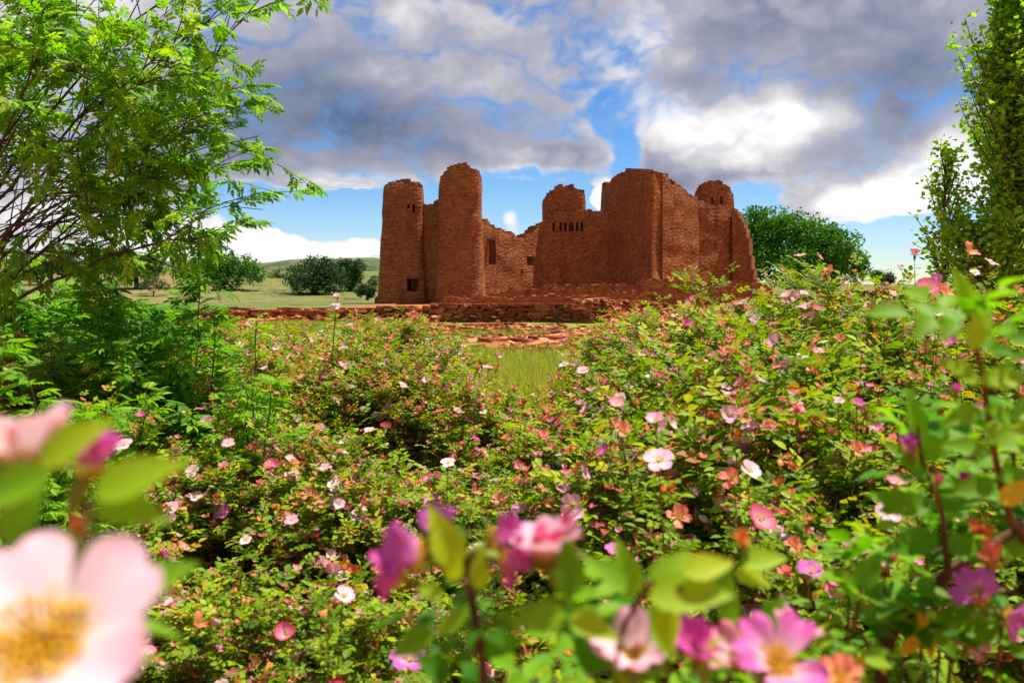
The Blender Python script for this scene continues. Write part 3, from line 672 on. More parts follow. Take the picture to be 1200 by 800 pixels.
# ------------------------------------------------------------------ rose bushes
def bezier(p0, p1, p2, n):
    t = np.linspace(0, 1, n)[:, None]; return (1-t)**2*p0+2*t*(1-t)*p1+t*t*p2
def bush_proto(seed, r=.65, h=1.2, ncane=30, shoots=17, leafsize=.036, per=7, tmpl=ROSE_C, up=.5, sl=(.10, .28)):
    """returns canes mesh, foliage mesh, list of (position, direction) where blossoms sit"""
    R = np.random.default_rng(seed); st = MB(); fo = MB(); ends = []
    P = []; D = []; NN = []; S = []; T = []
    for c in range(ncane):
        a = c*2.4+R.uniform(-.4, .4); out = np.array([math.cos(a), math.sin(a), 0]); rr = r*math.sqrt((c+.6)/ncane)*R.uniform(.8, 1.12)
        p0 = out*R.uniform(.02, .14); hh = h*R.uniform(.72, 1.05)*(1-.28*(rr/r)**2)
        
        if c % 6 == 2 and h < 1.4: hh *= 1.16; rr *= .7
        p1 = out*rr*.35+np.array([0, 0, hh*1.05]); p2 = out*rr+np.array([0, 0, hh*R.uniform(.78, 1.0)])
        B = bezier(p0, p1, p2, 14)+R.normal(0, .012, (14, 3)); tube(st, B, np.linspace(.0055, .0018, 14), 4)
        for k in range(shoots):
            t = R.uniform(.10, 1)**.75; i = min(12, int(t*13)); base = B[i]+(B[i+1]-B[i])*R.random()
            b = R.uniform(0, 2*PI); d = np.array([math.cos(b), math.sin(b), R.uniform(-.1, 1.0)*up*2+.1]); d = d+out*.5; d /= np.linalg.norm(d)
            ln = R.uniform(*sl); e = base+d*ln+np.array([0, 0, .25*ln])
            pts = bezier(base, base+d*ln*.5, e, 5); tube(st, pts, np.linspace(.002, .0009, 5), 3)
            for q in range(per):
                tt = (q+R.random())/per; pp = base+(e-base)*tt
                bb = R.uniform(0, 2*PI); dd = np.array([math.cos(bb), math.sin(bb), R.uniform(-.1, .6)])*.9+d*.5
                P.append(pp); D.append(dd); NN.append(np.array([R.normal(0, .35), R.normal(0, .35), 1])); S.append(leafsize*R.uniform(.55, 1.2))
                # young leaves at shoot ends are paler
                T.append(R.normal(.36+.26*tt, .15))
            if t > .45: ends.append((e, d))
    T = np.clip(np.array(T), 0, .93); T[np.random.default_rng(seed+5).random(len(T)) < .075] = .98
    stamp(fo, *tmpl, np.array(P), np.array(D), np.array(NN), np.array(S), T)
    wb = MB(); small = leaflet(1, .8, 1, .2, -.3)
    for mi, (cnt, sz) in enumerate([(int(c_*(2.9 if h < 1.3 and tmpl is ROSE_C else 1.8)), z_) for c_, z_ in ((260, .025), (120, .023), (150, .020), (260, .019))]):
        ii = R.integers(0, len(P), cnt); pos = np.array(P)[ii]+[0, 0, .02]; up_ = np.array([R.normal(0, .5, cnt), R.normal(0, .5, cnt), np.ones(cnt)]).T
        for k in range(4 if mi < 3 else 3):
            a = k*2*PI/4+R.uniform(0, 1.2, cnt); dd = np.stack([np.cos(a), np.sin(a), R.uniform(-.2, .9, cnt)], 1)
            stamp(wb, *small, pos, dd, up_, sz*R.uniform(.6, 1.1, cnt), .5, mat=mi)
    for i, u_ in enumerate(wb.UV): wb.UV[i] = np.stack([np.full(len(u_), .5), R.uniform(.3, 1, len(u_))], 1).astype(np.float32)
    return st.mesh('canes', M['cane']), fo.mesh('foliage', M['rose_leaf']), ends, wb.mesh('fading_blossoms', [M['petal_coral'], M['petal_pink'], M['petal_rose'], M['petal_dry']])

protos = [bush_proto(1), bush_proto(2, .6, 1.15, 28), bush_proto(3, .7, 1.2, 32), bush_proto(4, .55, 1.25, 26)]
proto_mid = [bush_proto(11, .6, 1.1, 28, 16, .033, 6, ROSE_M), bush_proto(12, .58, 1.1, 28, 16, .036, 6, ROSE_M)]
proto_tall = [bush_proto(21, .78, 1.7, 38, 20, .039, 7, ROSE_M, sl=(.14, .34)), bush_proto(22, .80, 1.65, 38, 20, .037, 7, ROSE_M, sl=(.12, .3))]
ALLP = {'s': protos, 'm': proto_mid, 't': proto_tall}
GRP = 'wild rose bushes of the thicket'
def rot_to(d):
    return Vector(d).to_track_quat('Z', 'Y')
def rose_bush(u, D, top_v, label, kind='s', idx=0, nb=45, weights=(20, 12, 14, 6, 22, 18, 6), seed=0, rz=None, wid=1.0, name='rose_bush'):
    R = random.Random(seed*77+5); P = ALLP[kind][idx % len(ALLP[kind])]
    x = xt(u, D); g = hgt(x, D); H = {'s': 1.27, 'm': 1.15, 't': 1.80}[kind]
    want = EYE+(HZ-top_v)/F*D-g; sc = want/H*1.0
    e = empty(name, (x, D, g-.01), R.uniform(0, 6.28) if rz is None else rz); e.scale = (max(sc, .75)*wid, max(sc, .75)*wid, sc)
    tag(e, label, 'rose bush', GRP)
    link_mesh('canes', P[0], e); link_mesh('foliage', P[1], e); tag(link_mesh('fading_blossoms', P[3], e), kind='stuff')
    ends = list(P[2]); R.shuffle(ends)
    # blossoms sit on the outside, mostly the sunny top; the side away from the path carries few in view
    rzv = e.rotation_euler[2]
    def score(t):
        p, d = t; q = Vector((p[0], p[1], 0)); q.rotate(e.rotation_euler); return -q.y*.9+p[2]*1.0+R.uniform(-.25, .25)
    ends.sort(key=score, reverse=True)
    pool = ends[:int(len(ends)*.6)]; R.shuffle(pool)
    sx = e.scale[0]
    picks = []
    for (p, d) in pool[:int(nb*1.1)]:
        picks.append((p, d))
        for _ in range(R.choice((0, 0, 1, 2, 3))): picks.append((p+np.array([R.gauss(0, .03), R.gauss(0, .03), R.gauss(-.01, .02)]), np.array(d)+np.array([R.gauss(0, .5), R.gauss(0, .5), 0])))
    for (p, d) in picks[:98]:
        kd = R.choices(KINDS_, weights)[0]; me = R.choice(BL[kd]); b = link_mesh('blossom' if kd != 'bud' else 'bud', me, e, tuple(p+np.array(d)*.01))
        dd = Vector(d)*.5+Vector((R.gauss(0, .4), R.gauss(0, .4), R.uniform(.2, 1.0)))
        b.rotation_mode = 'QUATERNION'; b.rotation_quaternion = rot_to(dd); s_ = R.uniform(.8, 1.3)/sx*(1.0 if kd != 'bud' else .9); b.scale = (s_,)*3
    return e

WFAR = (16, 8, 12, 3, 36, 28, 1); WN = (18, 8, 15, 6, 32, 24, 5)
BUSHES = [
 # u, D, top v, kind, idx, n blossoms, weights, width, label
 (250, 8.6, 388, 's', 0, 34, WFAR, 1.0, 'dusty green rose bush in the far row before the yellowish stone heap'),
 (325, 8.0, 378, 's', 1, 36, WFAR, 1.0, 'rose bush in the far row under the gap in the orange wall'),
 (385, 7.4, 378, 's', 2, 40, WFAR, 1.0, 'rose bush under the lone white blossoms left of the church'),
 (455, 7.0, 374, 's', 3, 44, WFAR, 1.0, 'tall rose bush with coral blossoms before the left towers'),
 (520, 7.6, 400, 's', 0, 44, WFAR, 1.0, 'low rose bush with many withered blossoms before the second tower'),
 (565, 6.6, 448, 's', 1, 40, WFAR, .9, 'low rose bush at the left foot of the pale grass tuft'),
 (640, 6.2, 486, 's', 2, 40, WFAR, .9, 'lowest rose bush right under the pale grass tuft'),
 (700, 7.0, 410, 's', 3, 40, WFAR, 1.0, 'rose bush with rusty blossoms right of the pale grass tuft'),
 (752, 6.4, 370, 's', 0, 44, WFAR, .95, 'rose bush whose tip stands against the foot of the transept'),
 (180, 6.0, 416, 's', 1, 30, WN, 1.0, 'shaded brownish rose bush beside the leafy saplings at left'),
 (260, 5.4, 418, 's', 2, 36, WFAR, 1.0, 'rose bush with brownish shoots left of the middle of the thicket'),
 (345, 5.0, 414, 's', 3, 44, WFAR, 1.0, 'rose bush speckled with small pink blossoms left of centre'),
 (430, 4.8, 404, 's', 0, 50, WFAR, 1.0, 'broad rose bush dense with pink and rust blossoms below the left tower'),
 (515, 4.6, 430, 's', 1, 52, WFAR, 1.0, 'broad rose bush dense with faded blossoms in the middle of the thicket'),
 (600, 4.4, 508, 's', 2, 50, WFAR, 1.0, 'rose bush with orange withered blossoms just below the grassy gap'),
 (690, 4.6, 478, 's', 3, 50, WN, 1.0, 'rose bush with rusty blossoms left of the big white rose'),
 (150, 3.8, 470, 's', 2, 26, WN, 1.0, 'bright green rose bush behind the blurred leaves at lower left'),
 (270, 3.5, 505, 'm', 0, 34, WN, 1.0, 'rose bush with white blossoms between the dark hollow and the left edge'),
 (400, 3.3, 515, 'm', 1, 44, WN, 1.0, 'rose bush with a few white blossoms left of the purple roses'),
 (520, 3.1, 540, 'm', 0, 46, WN, 1.0, 'rose bush with pale pink blossoms behind the purple roses'),
 (640, 3.1, 560, 'm', 1, 46, WN, 1.0, 'rose bush with coral blossoms between the purple and the big white rose'),
 (780, 4.3, 384, 's', 2, 50, WFAR, 1.0, 'rose bush below the transept dotted with pale blossoms'),
 (848, 4.6, 330, 't', 0, 46, WFAR, .8, 'tall rose bush whose spire rises against the right tower'),
 (925, 4.2, 334, 't', 1, 44, WFAR, .9, 'rose bush before the right end of the church with pale pink blossoms'),
 (1000, 4.2, 322, 't', 0, 50, WFAR, .9, 'bronze tinted rose bush below the dark green tree right of the church'),
 (1075, 3.3, 300, 't', 1, 40, WN, .75, 'tall rose bush with a red blossom tip against the sky'),
 (1150, 3.2, 345, 't', 0, 36, WN, .8, 'rose bush at the foot of the columnar poplar'),
 (790, 2.7, 470, 'm', 0, 34, WN, .95, 'rose bush bearing the big white rose with yellow centre'),
 (900, 2.7, 424, 'm', 1, 34, WN, .95, 'rose bush with orange withered blossoms right of the white rose'),
 (1000, 2.6, 420, 'm', 0, 30, WN, .95, 'rose bush with two small magenta blossoms right of the orange ones'),
 (90, 2.7, 600, 'm', 1, 10, WN, .9, 'low green rose bush hidden behind the largest blurred rose'),
 (250, 2.4, 655, 'm', 0, 14, WN, .9, 'green rose bush with bare twigs right of the largest blurred rose'),
 (380, 2.1, 690, 'm', 1, 16, WN, .9, 'low green rose bush bearing a pink rose beside the bare twigs'),
 (500, 2.3, 690, 'm', 0, 18, WN, .9, 'low rose bush at the lower edge under the purple roses'),
 (640, 2.2, 690, 'm', 1, 16, WN, .9, 'low rose bush at the lower edge under the pink and white rose'),
 (800, 2.2, 640, 'm', 0, 20, WN, .9, 'shaded rose bush behind the bright lime leaves'),
 (930, 2.0, 600, 'm', 1, 20, WN, .9, 'dark rose bush bearing a small purple rose above the magenta roses'),
 (1060, 2.0, 540, 'm', 0, 18, WN, .9, 'rose bush with pale blossoms left of the yellow leaf'),
 (1180, 2.2, 470, 'm', 1, 12, WN, .8, 'shaded rose bush at the right edge behind the thick blurred stem'),
 (20, 4.6, 386, 's', 1, 16, WN, 1.0, 'rose bush at the left edge below the ash branches'),
 (800, 5.6, 366, 's', 3, 50, WFAR, 1.1, 'rose bush with fading pink heads under the corner of the transept'),
 (890, 5.6, 345, 't', 1, 50, WFAR, .9, 'rose bush filling the dip right of the spire of the tall bush'),
 (960, 5.2, 325, 't', 0, 50, WFAR, .9, 'rose bush below the crown of the cottonwood'),
 (1040, 5.0, 345, 't', 1, 40, WFAR, .9, 'rose bush with peach blossoms right below the low dark skyline bush'),
 (860, 3.4, 396, 'm', 1, 50, WN, 1.0, 'rose bush in the right half between the spire bush and the orange withered ones'),
 (960, 3.3, 376, 'm', 0, 50, WN, 1.0, 'rose bush carrying two pale blossoms near the middle of the right half'),
 (290, 7.2, 384, 's', 3, 44, WFAR, 1.1, 'rose bush wedged between the yellow-green sapling and the far row'),
 (480, 6.0, 392, 's', 2, 50, WFAR, 1.1, 'rose bush with coral tips just behind the broad bush below the left tower'),
 (400, 6.0, 392, 's', 1, 50, WFAR, 1.1, 'rose bush with pale pink tips just left of the coral tipped one'),
 (340, 6.4, 396, 's', 0, 44, WFAR, 1.1, 'rose bush mid-way between the sapling and the lone white blossoms'),
 (310, 4.2, 450, 's', 2, 44, WFAR, 1.0, 'rose bush with rusty shoots above the row of white blossoms'),
 (560, 5.4, 448, 's', 0, 50, WFAR, 1.0, 'rose bush crowded with rust blossoms left below the grassy gap'),
 (740, 5.4, 432, 's', 1, 50, WFAR, 1.0, 'rose bush of small rust blossoms under the spire of the transept bush'),
]
bush_objs = []
for i, (u, D, tv, kd, ix, nb, w, wid, lab) in enumerate(BUSHES):
    bush_objs.append(rose_bush(u, D, tv, lab, kd, ix, nb, w, i+1, wid=wid))

# single blossoms that stand out in the photograph, each on a shoot of its bush
SPEC = [(772, 541, 1.55, 'white', 0, 1.15, (-.1, -.55, .8), 27), (768, 495, 1.9, 'pink', 1, 1.0, (-.2, -.3, 1), 27), (722, 474, 2.2, 'rose', 0, .95, (0, -.5, .8), 27),
        (728, 505, 2.2, 'coral', 0, 1.1, (.2, -.5, .8), 27), (710, 530, 2.2, 'magenta', 0, .9, (-.6, -.3, .6), 27), (795, 607, 1.7, 'coral', 0, 1.1, (.1, -.6, .8), 35),
        (782, 575, 1.9, 'dry', 0, 1.4, (0, -.8, .5), 35), (862, 518, 2.0, 'dry', 0, 1.2, (0, -.4, 1), 28), (868, 495, 2.0, 'coral', 1, 1.0, (.3, -.3, 1), 28), (915, 536, 2.0, 'dry', 1, 1.2, (0, -.6, .7), 28),
        (878, 553, 1.8, 'white', 1, 1.0, (.3, -.5, .8), 28), (858, 562, 1.8, 'coral', 0, 1.1, (-.3, -.5, .6), 28), (912, 570, 1.9, 'dry', 0, 1.0, (0, -.4, .8), 28), (890, 610, 1.6, 'rose', 0, 1.25, (.2, -.6, .7), 36),
        (950, 672, 1.5, 'magenta', 1, 1.1, (.2, -.3, .9), 36), (930, 640, 1.7, 'coral', 0, .8, (0, -.4, .8), 36), (990, 683, 1.6, 'rose', 1, .9, (-.2, -.5, .8), 36),
        (1050, 567, 1.6, 'rose', 0, .95, (0, -.3, 1), 37), (1040, 602, 1.5, 'white', 0, .9, (0, -.6, .7), 37), (1005, 475, 2.2, 'magenta', 0, .8, (0, -.4, .8), 29), (983, 470, 2.2, 'pink', 0, .6, (0, -.4, .8), 29),
        (1175, 600, 1.6, 'rose', 0, .7, (0, -.4, .8), 38), (1088, 340, 2.4, 'rose', 0, 1.5, (-.2, -.5, .8), 25), (1105, 345, 2.45, 'coral', 0, 1.2, (.4, -.4, .8), 25), (1135, 298, 2.6, 'coral', 1, 1.3, (0, -.3, .8), 26),
        (1142, 320, 2.6, 'white', 0, .6, (0, -.5, .8), 26), (1072, 299, 3.0, 'rose', 1, 1.0, (0, -.2, 1), 25), (1098, 368, 2.3, 'white', 1, .8, (0, -.4, .8), 25), (940, 418, 3.0, 'white', 0, .9, (0, -.4, .9), 28),
        (960, 412, 3.0, 'pink', 0, .8, (0, -.4, .9), 28), (984, 398, 3.1, 'coral', 0, .9, (0, -.4, .9), 24), (885, 375, 3.4, 'white', 0, .9, (-.4, -.6, .5), 23), (942, 344, 3.6, 'pink', 0, .8, (0, -.4, .9), 23),
        (1045, 365, 3.0, 'coral', 0, 1.1, (0, -.3, .9), 24), (1020, 365, 3.2, 'dry', 0, 1.0, (0, -.4, .9), 24), (1155, 415, 2.4, 'coral', 0, .8, (0, -.4, .9), 26), (1118, 400, 2.3, 'magenta', 0, .8, (-.5, -.2, .5), 26),
        (336, 745, 1.75, 'rose', 1, 1.15, (-.1, -.5, .7), 32), (385, 712, 1.7, 'dry', 1, 1.1, (0, -.4, .8), 32), (403, 700, 1.7, 'white', 1, .9, (.3, -.3, .9), 32), (145, 522, 2.6, 'white', 0, 1.1, (0, -.5, .8), 16),
        (268, 520, 2.9, 'pink', 0, .9, (0, -.5, .8), 17), (322, 548, 2.8, 'rose', 1, .9, (0, -.3, .8), 17), (342, 610, 2.4, 'pink', 0, .8, (0, -.5, .8), 18), (288, 634, 2.4, 'white', 1, .7, (0, -.5, .8), 31),
        (525, 543, 2.8, 'white', 0, 1.0, (0, -.5, .9), 19), (555, 577, 2.6, 'coral', 1, 1.0, (0, -.5, .9), 19), (585, 585, 2.6, 'coral', 0, .9, (0, -.5, .9), 20), (660, 575, 2.4, 'pink', 1, 1.0, (0, -.4, .9), 20),
        (613, 475, 3.6, 'dry', 0, 1.5, (0, -.6, .8), 14), (645, 590, 2.4, 'coral', 0, .9, (0, -.4, .9), 20), (720, 645, 2.0, 'magenta', 1, .9, (0, -.4, .9), 35), (393, 360, 3.8, 'white', 0, 1.0, (0, -.5, .6), 2),
        (395, 348, 3.8, 'pink', 1, .8, (0, -.4, .9), 2), (10, 436, 2.6, 'magenta', 0, 1.2, (.1, -.3, .9), 39), (480, 775, 1.3, 'magenta', 1, 1.2, (0, -.3, .8), 33), (165, 488, 2.9, 'magenta', 0, .8, (0, -.4, .9), 16), (672, 770, 1.3, 'dry', 0, .8, (0, -.3, .8), 34)]
for k, (u, v, D, kd, vi, sc, d, bi) in enumerate(SPEC):
    e = bush_objs[bi]; R = random.Random(900+k); p = at(u, v, D)
    e_loc = np.array(e.location); rz = e.rotation_euler[2]; s3 = np.array(e.scale)
    q = Vector(tuple(p-e_loc)); q.rotate(Vector((0, 0, 1)).rotation_difference(Vector((0, 0, 1)))); 
    c, s_ = math.cos(-rz), math.sin(-rz); loc = np.array([(q.x*c-q.y*s_)/s3[0], (q.x*s_+q.y*c)/s3[1], q.z/s3[2]])
    dl = Vector((d[0]*c-d[1]*s_, d[0]*s_+d[1]*c, d[2]))
    b = link_mesh('blossom', BL[kd][vi], e, tuple(loc)); b.rotation_mode = 'QUATERNION'; b.rotation_quaternion = rot_to(dl)
    b.scale = (sc/s3[0], sc/s3[0], sc/s3[2])
    # the shoot that carries it
    tgt = np.array([loc[0]*.55, loc[1]*.55, max(.25, loc[2]-.45)]); dn = np.array(dl.normalized())
    mb = MB(); fo = MB(); pts = bezier(tgt, loc*np.array([.85, .85, 1])-np.array([0, 0, .16]), loc-dn*.012, 9); tube(mb, pts, np.linspace(.003, .0012, 9), 4); mb.build('shoot', M['cane_green'], e)
    Rn = np.random.default_rng(k); n = 16; ii = Rn.uniform(1.5, 7.2, n); P_ = np.stack([np.interp(ii, np.arange(9), pts[:, a]) for a in range(3)], 1)
    a_ = Rn.uniform(0, 2*PI, n); D_ = np.stack([np.cos(a_), np.sin(a_), Rn.uniform(0, .6, n)], 1)
    stamp(fo, *ROSE_M, P_, D_, np.tile([0, 0, 1.], (n, 1))+Rn.normal(0, .3, (n, 3)), Rn.uniform(.018, .028, n), np.clip(Rn.normal(.5, .16, n), 0, .93)); fo.build('foliage', M['rose_leaf'], e)

# ------------------------------------------------------------------ nearest sprays, close to the lens
LEAF_HD = leaflet(1, .54, 13, .11, .14, .08, .55)
def near_flower(parent, pos, axis, rad, mat, openness=.25, seed=0, shrivel=0., stm='stamen', lost=0, roll=None):
    R = random.Random(seed); p, s, e = flower_parts(openness, R, 8, rad, 5, shrivel, lost, roll)
    root = p.build('rose', M[mat], parent, smooth=True); root.location = tuple(pos)
    root.rotation_mode = 'QUATERNION'; z = Vector(axis).normalized(); x = Vector((1, 0, 0))-z*z.x; x.normalize(); y = z.cross(x)
    from mathutils import Matrix
    root.rotation_quaternion = Matrix((x, y, z)).transposed().to_quaternion()
    s.build('stamens', M[stm], root, smooth=True); e.build('sepals', M['sepal'], root, smooth=True)
    return root
def hd_leaf(mb, pos, d, n, size, tint=.6):
    tint = min(1, tint*.8+.24)
    stamp(mb, *LEAF_HD, np.array([pos]), np.array([d]), np.array([n]), size, np.array([tint]))
def local(p, base): return np.array(p)-np.array(base)
def stem(mb, base, pts, r0, r1, k=24):
    P = np.array(pts, float); t = np.linspace(0, len(P)-1, k)
    Q = np.stack([np.interp(t, np.arange(len(P)), P[:, a]) for a in range(3)], 1)
    for _ in range(3): Q[1:-1] = (Q[:-2]+2*Q[1:-1]+Q[2:])/4
    Q = Q-np.array(base); tube(mb, Q, np.linspace(r0, r1, k), 8); return Q
def sprays(mb, Q, rng_, n, size, tint, frac=(0.3, 1), tmpl=None):
    R = np.random.default_rng(rng_); t = R.uniform(frac[0], frac[1], n)*(len(Q)-1); pts = np.stack([np.interp(t, np.arange(len(Q)), Q[:, a]) for a in range(3)], 1)
    a = R.uniform(0, 2*PI, n); D = np.stack([np.cos(a), np.sin(a), R.uniform(0, .8, n)], 1)
    stamp(mb, *(tmpl or NEAR_C), pts, D, np.tile([0, 0, 1.], (n, 1))+R.normal(0, .35, (n, 3)), R.uniform(size*.75, size*1.15, n), np.clip(R.normal(tint, .16, n), 0, 1))
NEAR_C = compound(2, leaflet(1, .60, 7, .12, .22, .07, .4), .95, .62, .35)

# left: pale pink rose with yellow centre, darker one above
b0 = np.array([-.22, .42, 0.0]); nb = empty('rose_bush', tuple(b0)); tag(nb, 'nearest rose bush at the left edge with one huge blurred pale pink rose', 'rose bush', GRP)
st, lf = MB(), MB()
c1 = at(52, 772, .27)
Q1 = stem(st, b0, [b0, (-.20, .36, .7), (-.175, .31, 1.2), c1+[0, .012, -.04], c1+[0, .004, -.018]], .0035, .0018)
near_flower(nb, local(c1, b0), (.10, -.60, .80), .046, 'petal_pale', .30, 31, roll=math.radians(-40))
c2 = at(22, 560, .34)
Q2 = stem(st, b0, [b0, (-.23, .42, .8), (-.215, .38, 1.3), c2+[.0, .004, -.06], c2+[0, 0, -.02]], .003, .0018)
near_flower(nb, local(c2, b0), (-.10, .05, 1), .036, 'petal_pale', .70, 32)
near_flower(nb, local(at(98, 560, .37), b0), (.3, .1, .9), .022, 'petal_magenta', 1.15, 37)
for (u, v, d, dx, sz, ti) in ((112, 580, .31, (1, .1, .42), .034, .72), (112, 590, .31, (1, .0, -.18), .028, .62), (60, 560, .30, (-1, 0, -.25), .033, .55), (48, 545, .31, (.75, .1, .55), .030, .82), (140, 700, .32, (.8, .3, .35), .030, .4),
                              (10, 640, .31, (.3, .1, .8), .03, .5), (100, 640, .31, (-.9, .2, -.2), .028, .5), (40, 600, .33, (-.5, 0, .6), .03, .6)):
    hd_leaf(lf, local(at(u, v, d), b0), dx, (0.1, -.75, .65), sz, ti)
near_flower(nb, local(at(95, 630, .31), b0), (0, -.2, 1), .008, 'petal_dry', 1.2, 38)
tube(st, [local(at(108, 585, .31), b0), local(at(95, 640, .305), b0), local(at(70, 700, .29), b0)], [.0012]*3, 5)
sprays(lf, Q1, 5, 7, .026, .5, (.35, .7)); sprays(lf, Q2, 6, 6, .026, .5, (.35, .75))
st.build('canes', M['cane_green'], nb, True); lf.build('foliage', M['near_leaf'], nb, True)

# middle: purple roses on an upright stem, pink and white one, lime leaves
b0 = np.array([.0, .62, 0.0]); nb = empty('rose_bush', tuple(b0)); tag(nb, 'rose bush close to the lens with blurred purple roses on an upright stem', 'rose bush', GRP)
st, lf = MB(), MB()
top = at(548, 655, .50)
Q1 = stem(st, b0, [b0, (-.01, .56, .7), at(572, 800, .50), at(552, 700, .50), top], .0045, .002)
f1 = at(500, 652, .47); f2 = at(572, 640, .52)
near_flower(nb, local(f1, b0), (-.75, -.30, .25), .026, 'petal_purple', .85, 41); near_flower(nb, local(f2, b0), (.55, -.1, .30), .026, 'petal_magenta', .9, 42)
near_flower(nb, local(at(476, 668, .48), b0), (-.8, -.35, -.1), .022, 'petal_magenta', .7, 45, .4); near_flower(nb, local(at(520, 640, .50), b0), (-.3, -.2, .8), .024, 'petal_purple', .95, 46, .3); near_flower(nb, local(at(585, 655, .50), b0), (.7, -.4, -.1), .020, 'petal_magenta', .6, 47, .4)
for f in (f1, f2): tube(st, [local(at(550, 690, .5), b0), local((np.array(f)+at(550, 690, .5))/2, b0), local(f, b0)], [.0014]*3, 5)
for (u, v, d, dx, sz, ti) in ((535, 665, .47, (-.42, 0, 1), .038, .92), (560, 690, .49, (.1, 0, 1), .024, .9), (520, 700, .48, (-.8, 0, .4), .020, .7), (545, 715, .48, (-.6, -.1, -.5), .022, .6), (575, 720, .5, (.6, 0, -.3), .022, .5),
                              (530, 680, .46, (.1, -.1, .8), .02, .95), (510, 740, .48, (-.8, 0, -.4), .03, .35), (560, 760, .5, (.9, 0, .2), .03, .35)):
    hd_leaf(lf, local(at(u, v, d), b0), dx, (.1, -.8, .55), sz, ti)
f3 = at(648, 662, .50); near_flower(nb, local(f3, b0), (-.25, -.05, 1), .030, 'petal_white', .75, 43); near_flower(nb, local(f3+[.004, .002, .002], b0), (-.2, .05, 1), .026, 'petal_rose', .95, 44)
Q3 = stem(st, b0, [b0, (.05, .58, .8), at(735, 800, .52), at(700, 730, .51), f3+[.002, 0, -.022]], .004, .0015)
for (u, v, d, dx, sz, ti) in ((665, 720, .48, (-1, 0, -.1), .034, .6), (668, 722, .47, (.4, -.2, -.1), .03, .75), (668, 700, .48, (-.05, 0, 1), .036, .3), (690, 735, .5, (-1, -.1, .45), .040, .15), (740, 700, .5, (-.2, 0, 1), .036, .6),
                              (720, 760, .5, (.35, 0, -.9), .03, .65), (700, 790, .52, (-.3, 0, .9), .045, .12), (735, 770, .52, (.5, 0, .8), .03, .5), (760, 800, .5, (.1, 0, 1), .035, .3)):
    hd_leaf(lf, local(at(u, v, d), b0), dx, (.15, -.8, .55), sz, ti)
Q4 = stem(st, b0, [at(722, 800, .52), at(728, 740, .5), at(760, 680, .46), at(800, 690, .45)], .002, .0014)
for (u, v, d, dx, sz, ti) in ((760, 700, .45, (1, -.1, .12), .046, .7), (762, 690, .46, (.9, .3, .75), .032, .6), (770, 700, .46, (.3, 0, -.9), .034, .8), (735, 690, .47, (-.6, 0, .5), .03, .5), (800, 672, .45, (.9, .1, .2), .03, .95), (762, 730, .47, (.6, 0, -.8), .026, .55)):
    hd_leaf(lf, local(at(u, v, d), b0), dx, (.1, -.7, .7), sz, ti)
sprays(lf, Q1, 7, 9, .024, .45, (.3, .75)); sprays(lf, Q3, 8, 9, .024, .4, (.3, .75))
st.build('canes', M['cane'], nb, True); lf.build('foliage', M['near_leaf'], nb, True)

# lower edge: magenta roses
b0 = np.array([.20, .66, 0.0]); nb = empty('rose_bush', tuple(b0)); tag(nb, 'rose bush close to the lens with magenta and white roses along the lower edge', 'rose bush', GRP)
st, lf = MB(), MB()
for k, (u, v, d, ax, rad, mt, op) in enumerate(((908, 782, .52, (.0, -.55, .8), .034, 'petal_magenta', .35), (872, 775, .54, (-.5, -.3, .7), .026, 'petal_rose', .7), (820, 770, .50, (-.2, -.35, .8), .027, 'petal_magenta', .9),
                             (742, 775, .50, (-.1, -.5, .7), .030, 'petal_white', .6), (740, 780, .51, (-.2, -.2, .9), .022, 'petal_coral', 1.0), (926, 760, .56, (.2, .1, 1), .024, 'petal_pink', .8), (985, 800, .6, (.0, -.3, 1), .02, 'petal_coral', .7))):
    p = at(u, v, d); near_flower(nb, local(p, b0), ax, rad, mt, op, 50+k, .25)
    Q = stem(st, b0, [b0+[(k-3)*.02, 0, 0], (np.array(b0)+p)/2+[0, .05, .1], p+[0, .02, -.1], p-unit(np.array(ax, float))*.02], .004, .0016); sprays(lf, Q, 60+k, 5, .024, .5, (.45, .86))
for (u, v, d, dx, sz, ti) in ((840, 700, .6, (.3, 0, .9), .03, .6), (868, 660, .6, (.9, 0, .15), .035, .8), (860, 672, .6, (.8, 0, -.2), .03, .9), (850, 730, .58, (.2, 0, 1), .03, .6), (890, 735, .6, (.5, 0, .6), .03, .4), (780, 760, .55, (-.3, 0, .8), .03, .5)):
    hd_leaf(lf, local(at(u, v, d), b0), dx, (.1, -.7, .7), sz, ti)
near_flower(nb, local(at(872, 640, .6), b0), (-.3, -.2, 1), .014, 'petal_dry', 1.0, 71, .6)
near_flower(nb, local(at(905, 722, .9), b0), (.7, -.4, .5), .026, 'petal_white', .8, 72)
for k, (u, v, d, tt) in enumerate(((610, 765, .56, .6), (690, 775, .58, .7), (785, 742, .58, .75), (850, 745, .6, .7), (650, 790, .5, .5), (960, 770, .66, .6), (700, 745, .6, .8), (590, 790, .52, .5))):
    p = at(u, v, d); Q = stem(st, b0, [b0+[(k-4)*.02, .02, 0], (np.array(b0)+p)/2+[0, .05, .1], p+[0, .02, -.1], p], .003, .0012); sprays(lf, Q, 160+k, 12, .022, tt, (.55, 1))
st.build('canes', M['cane_green'], nb, True); lf.build('foliage', M['near_leaf'], nb, True)

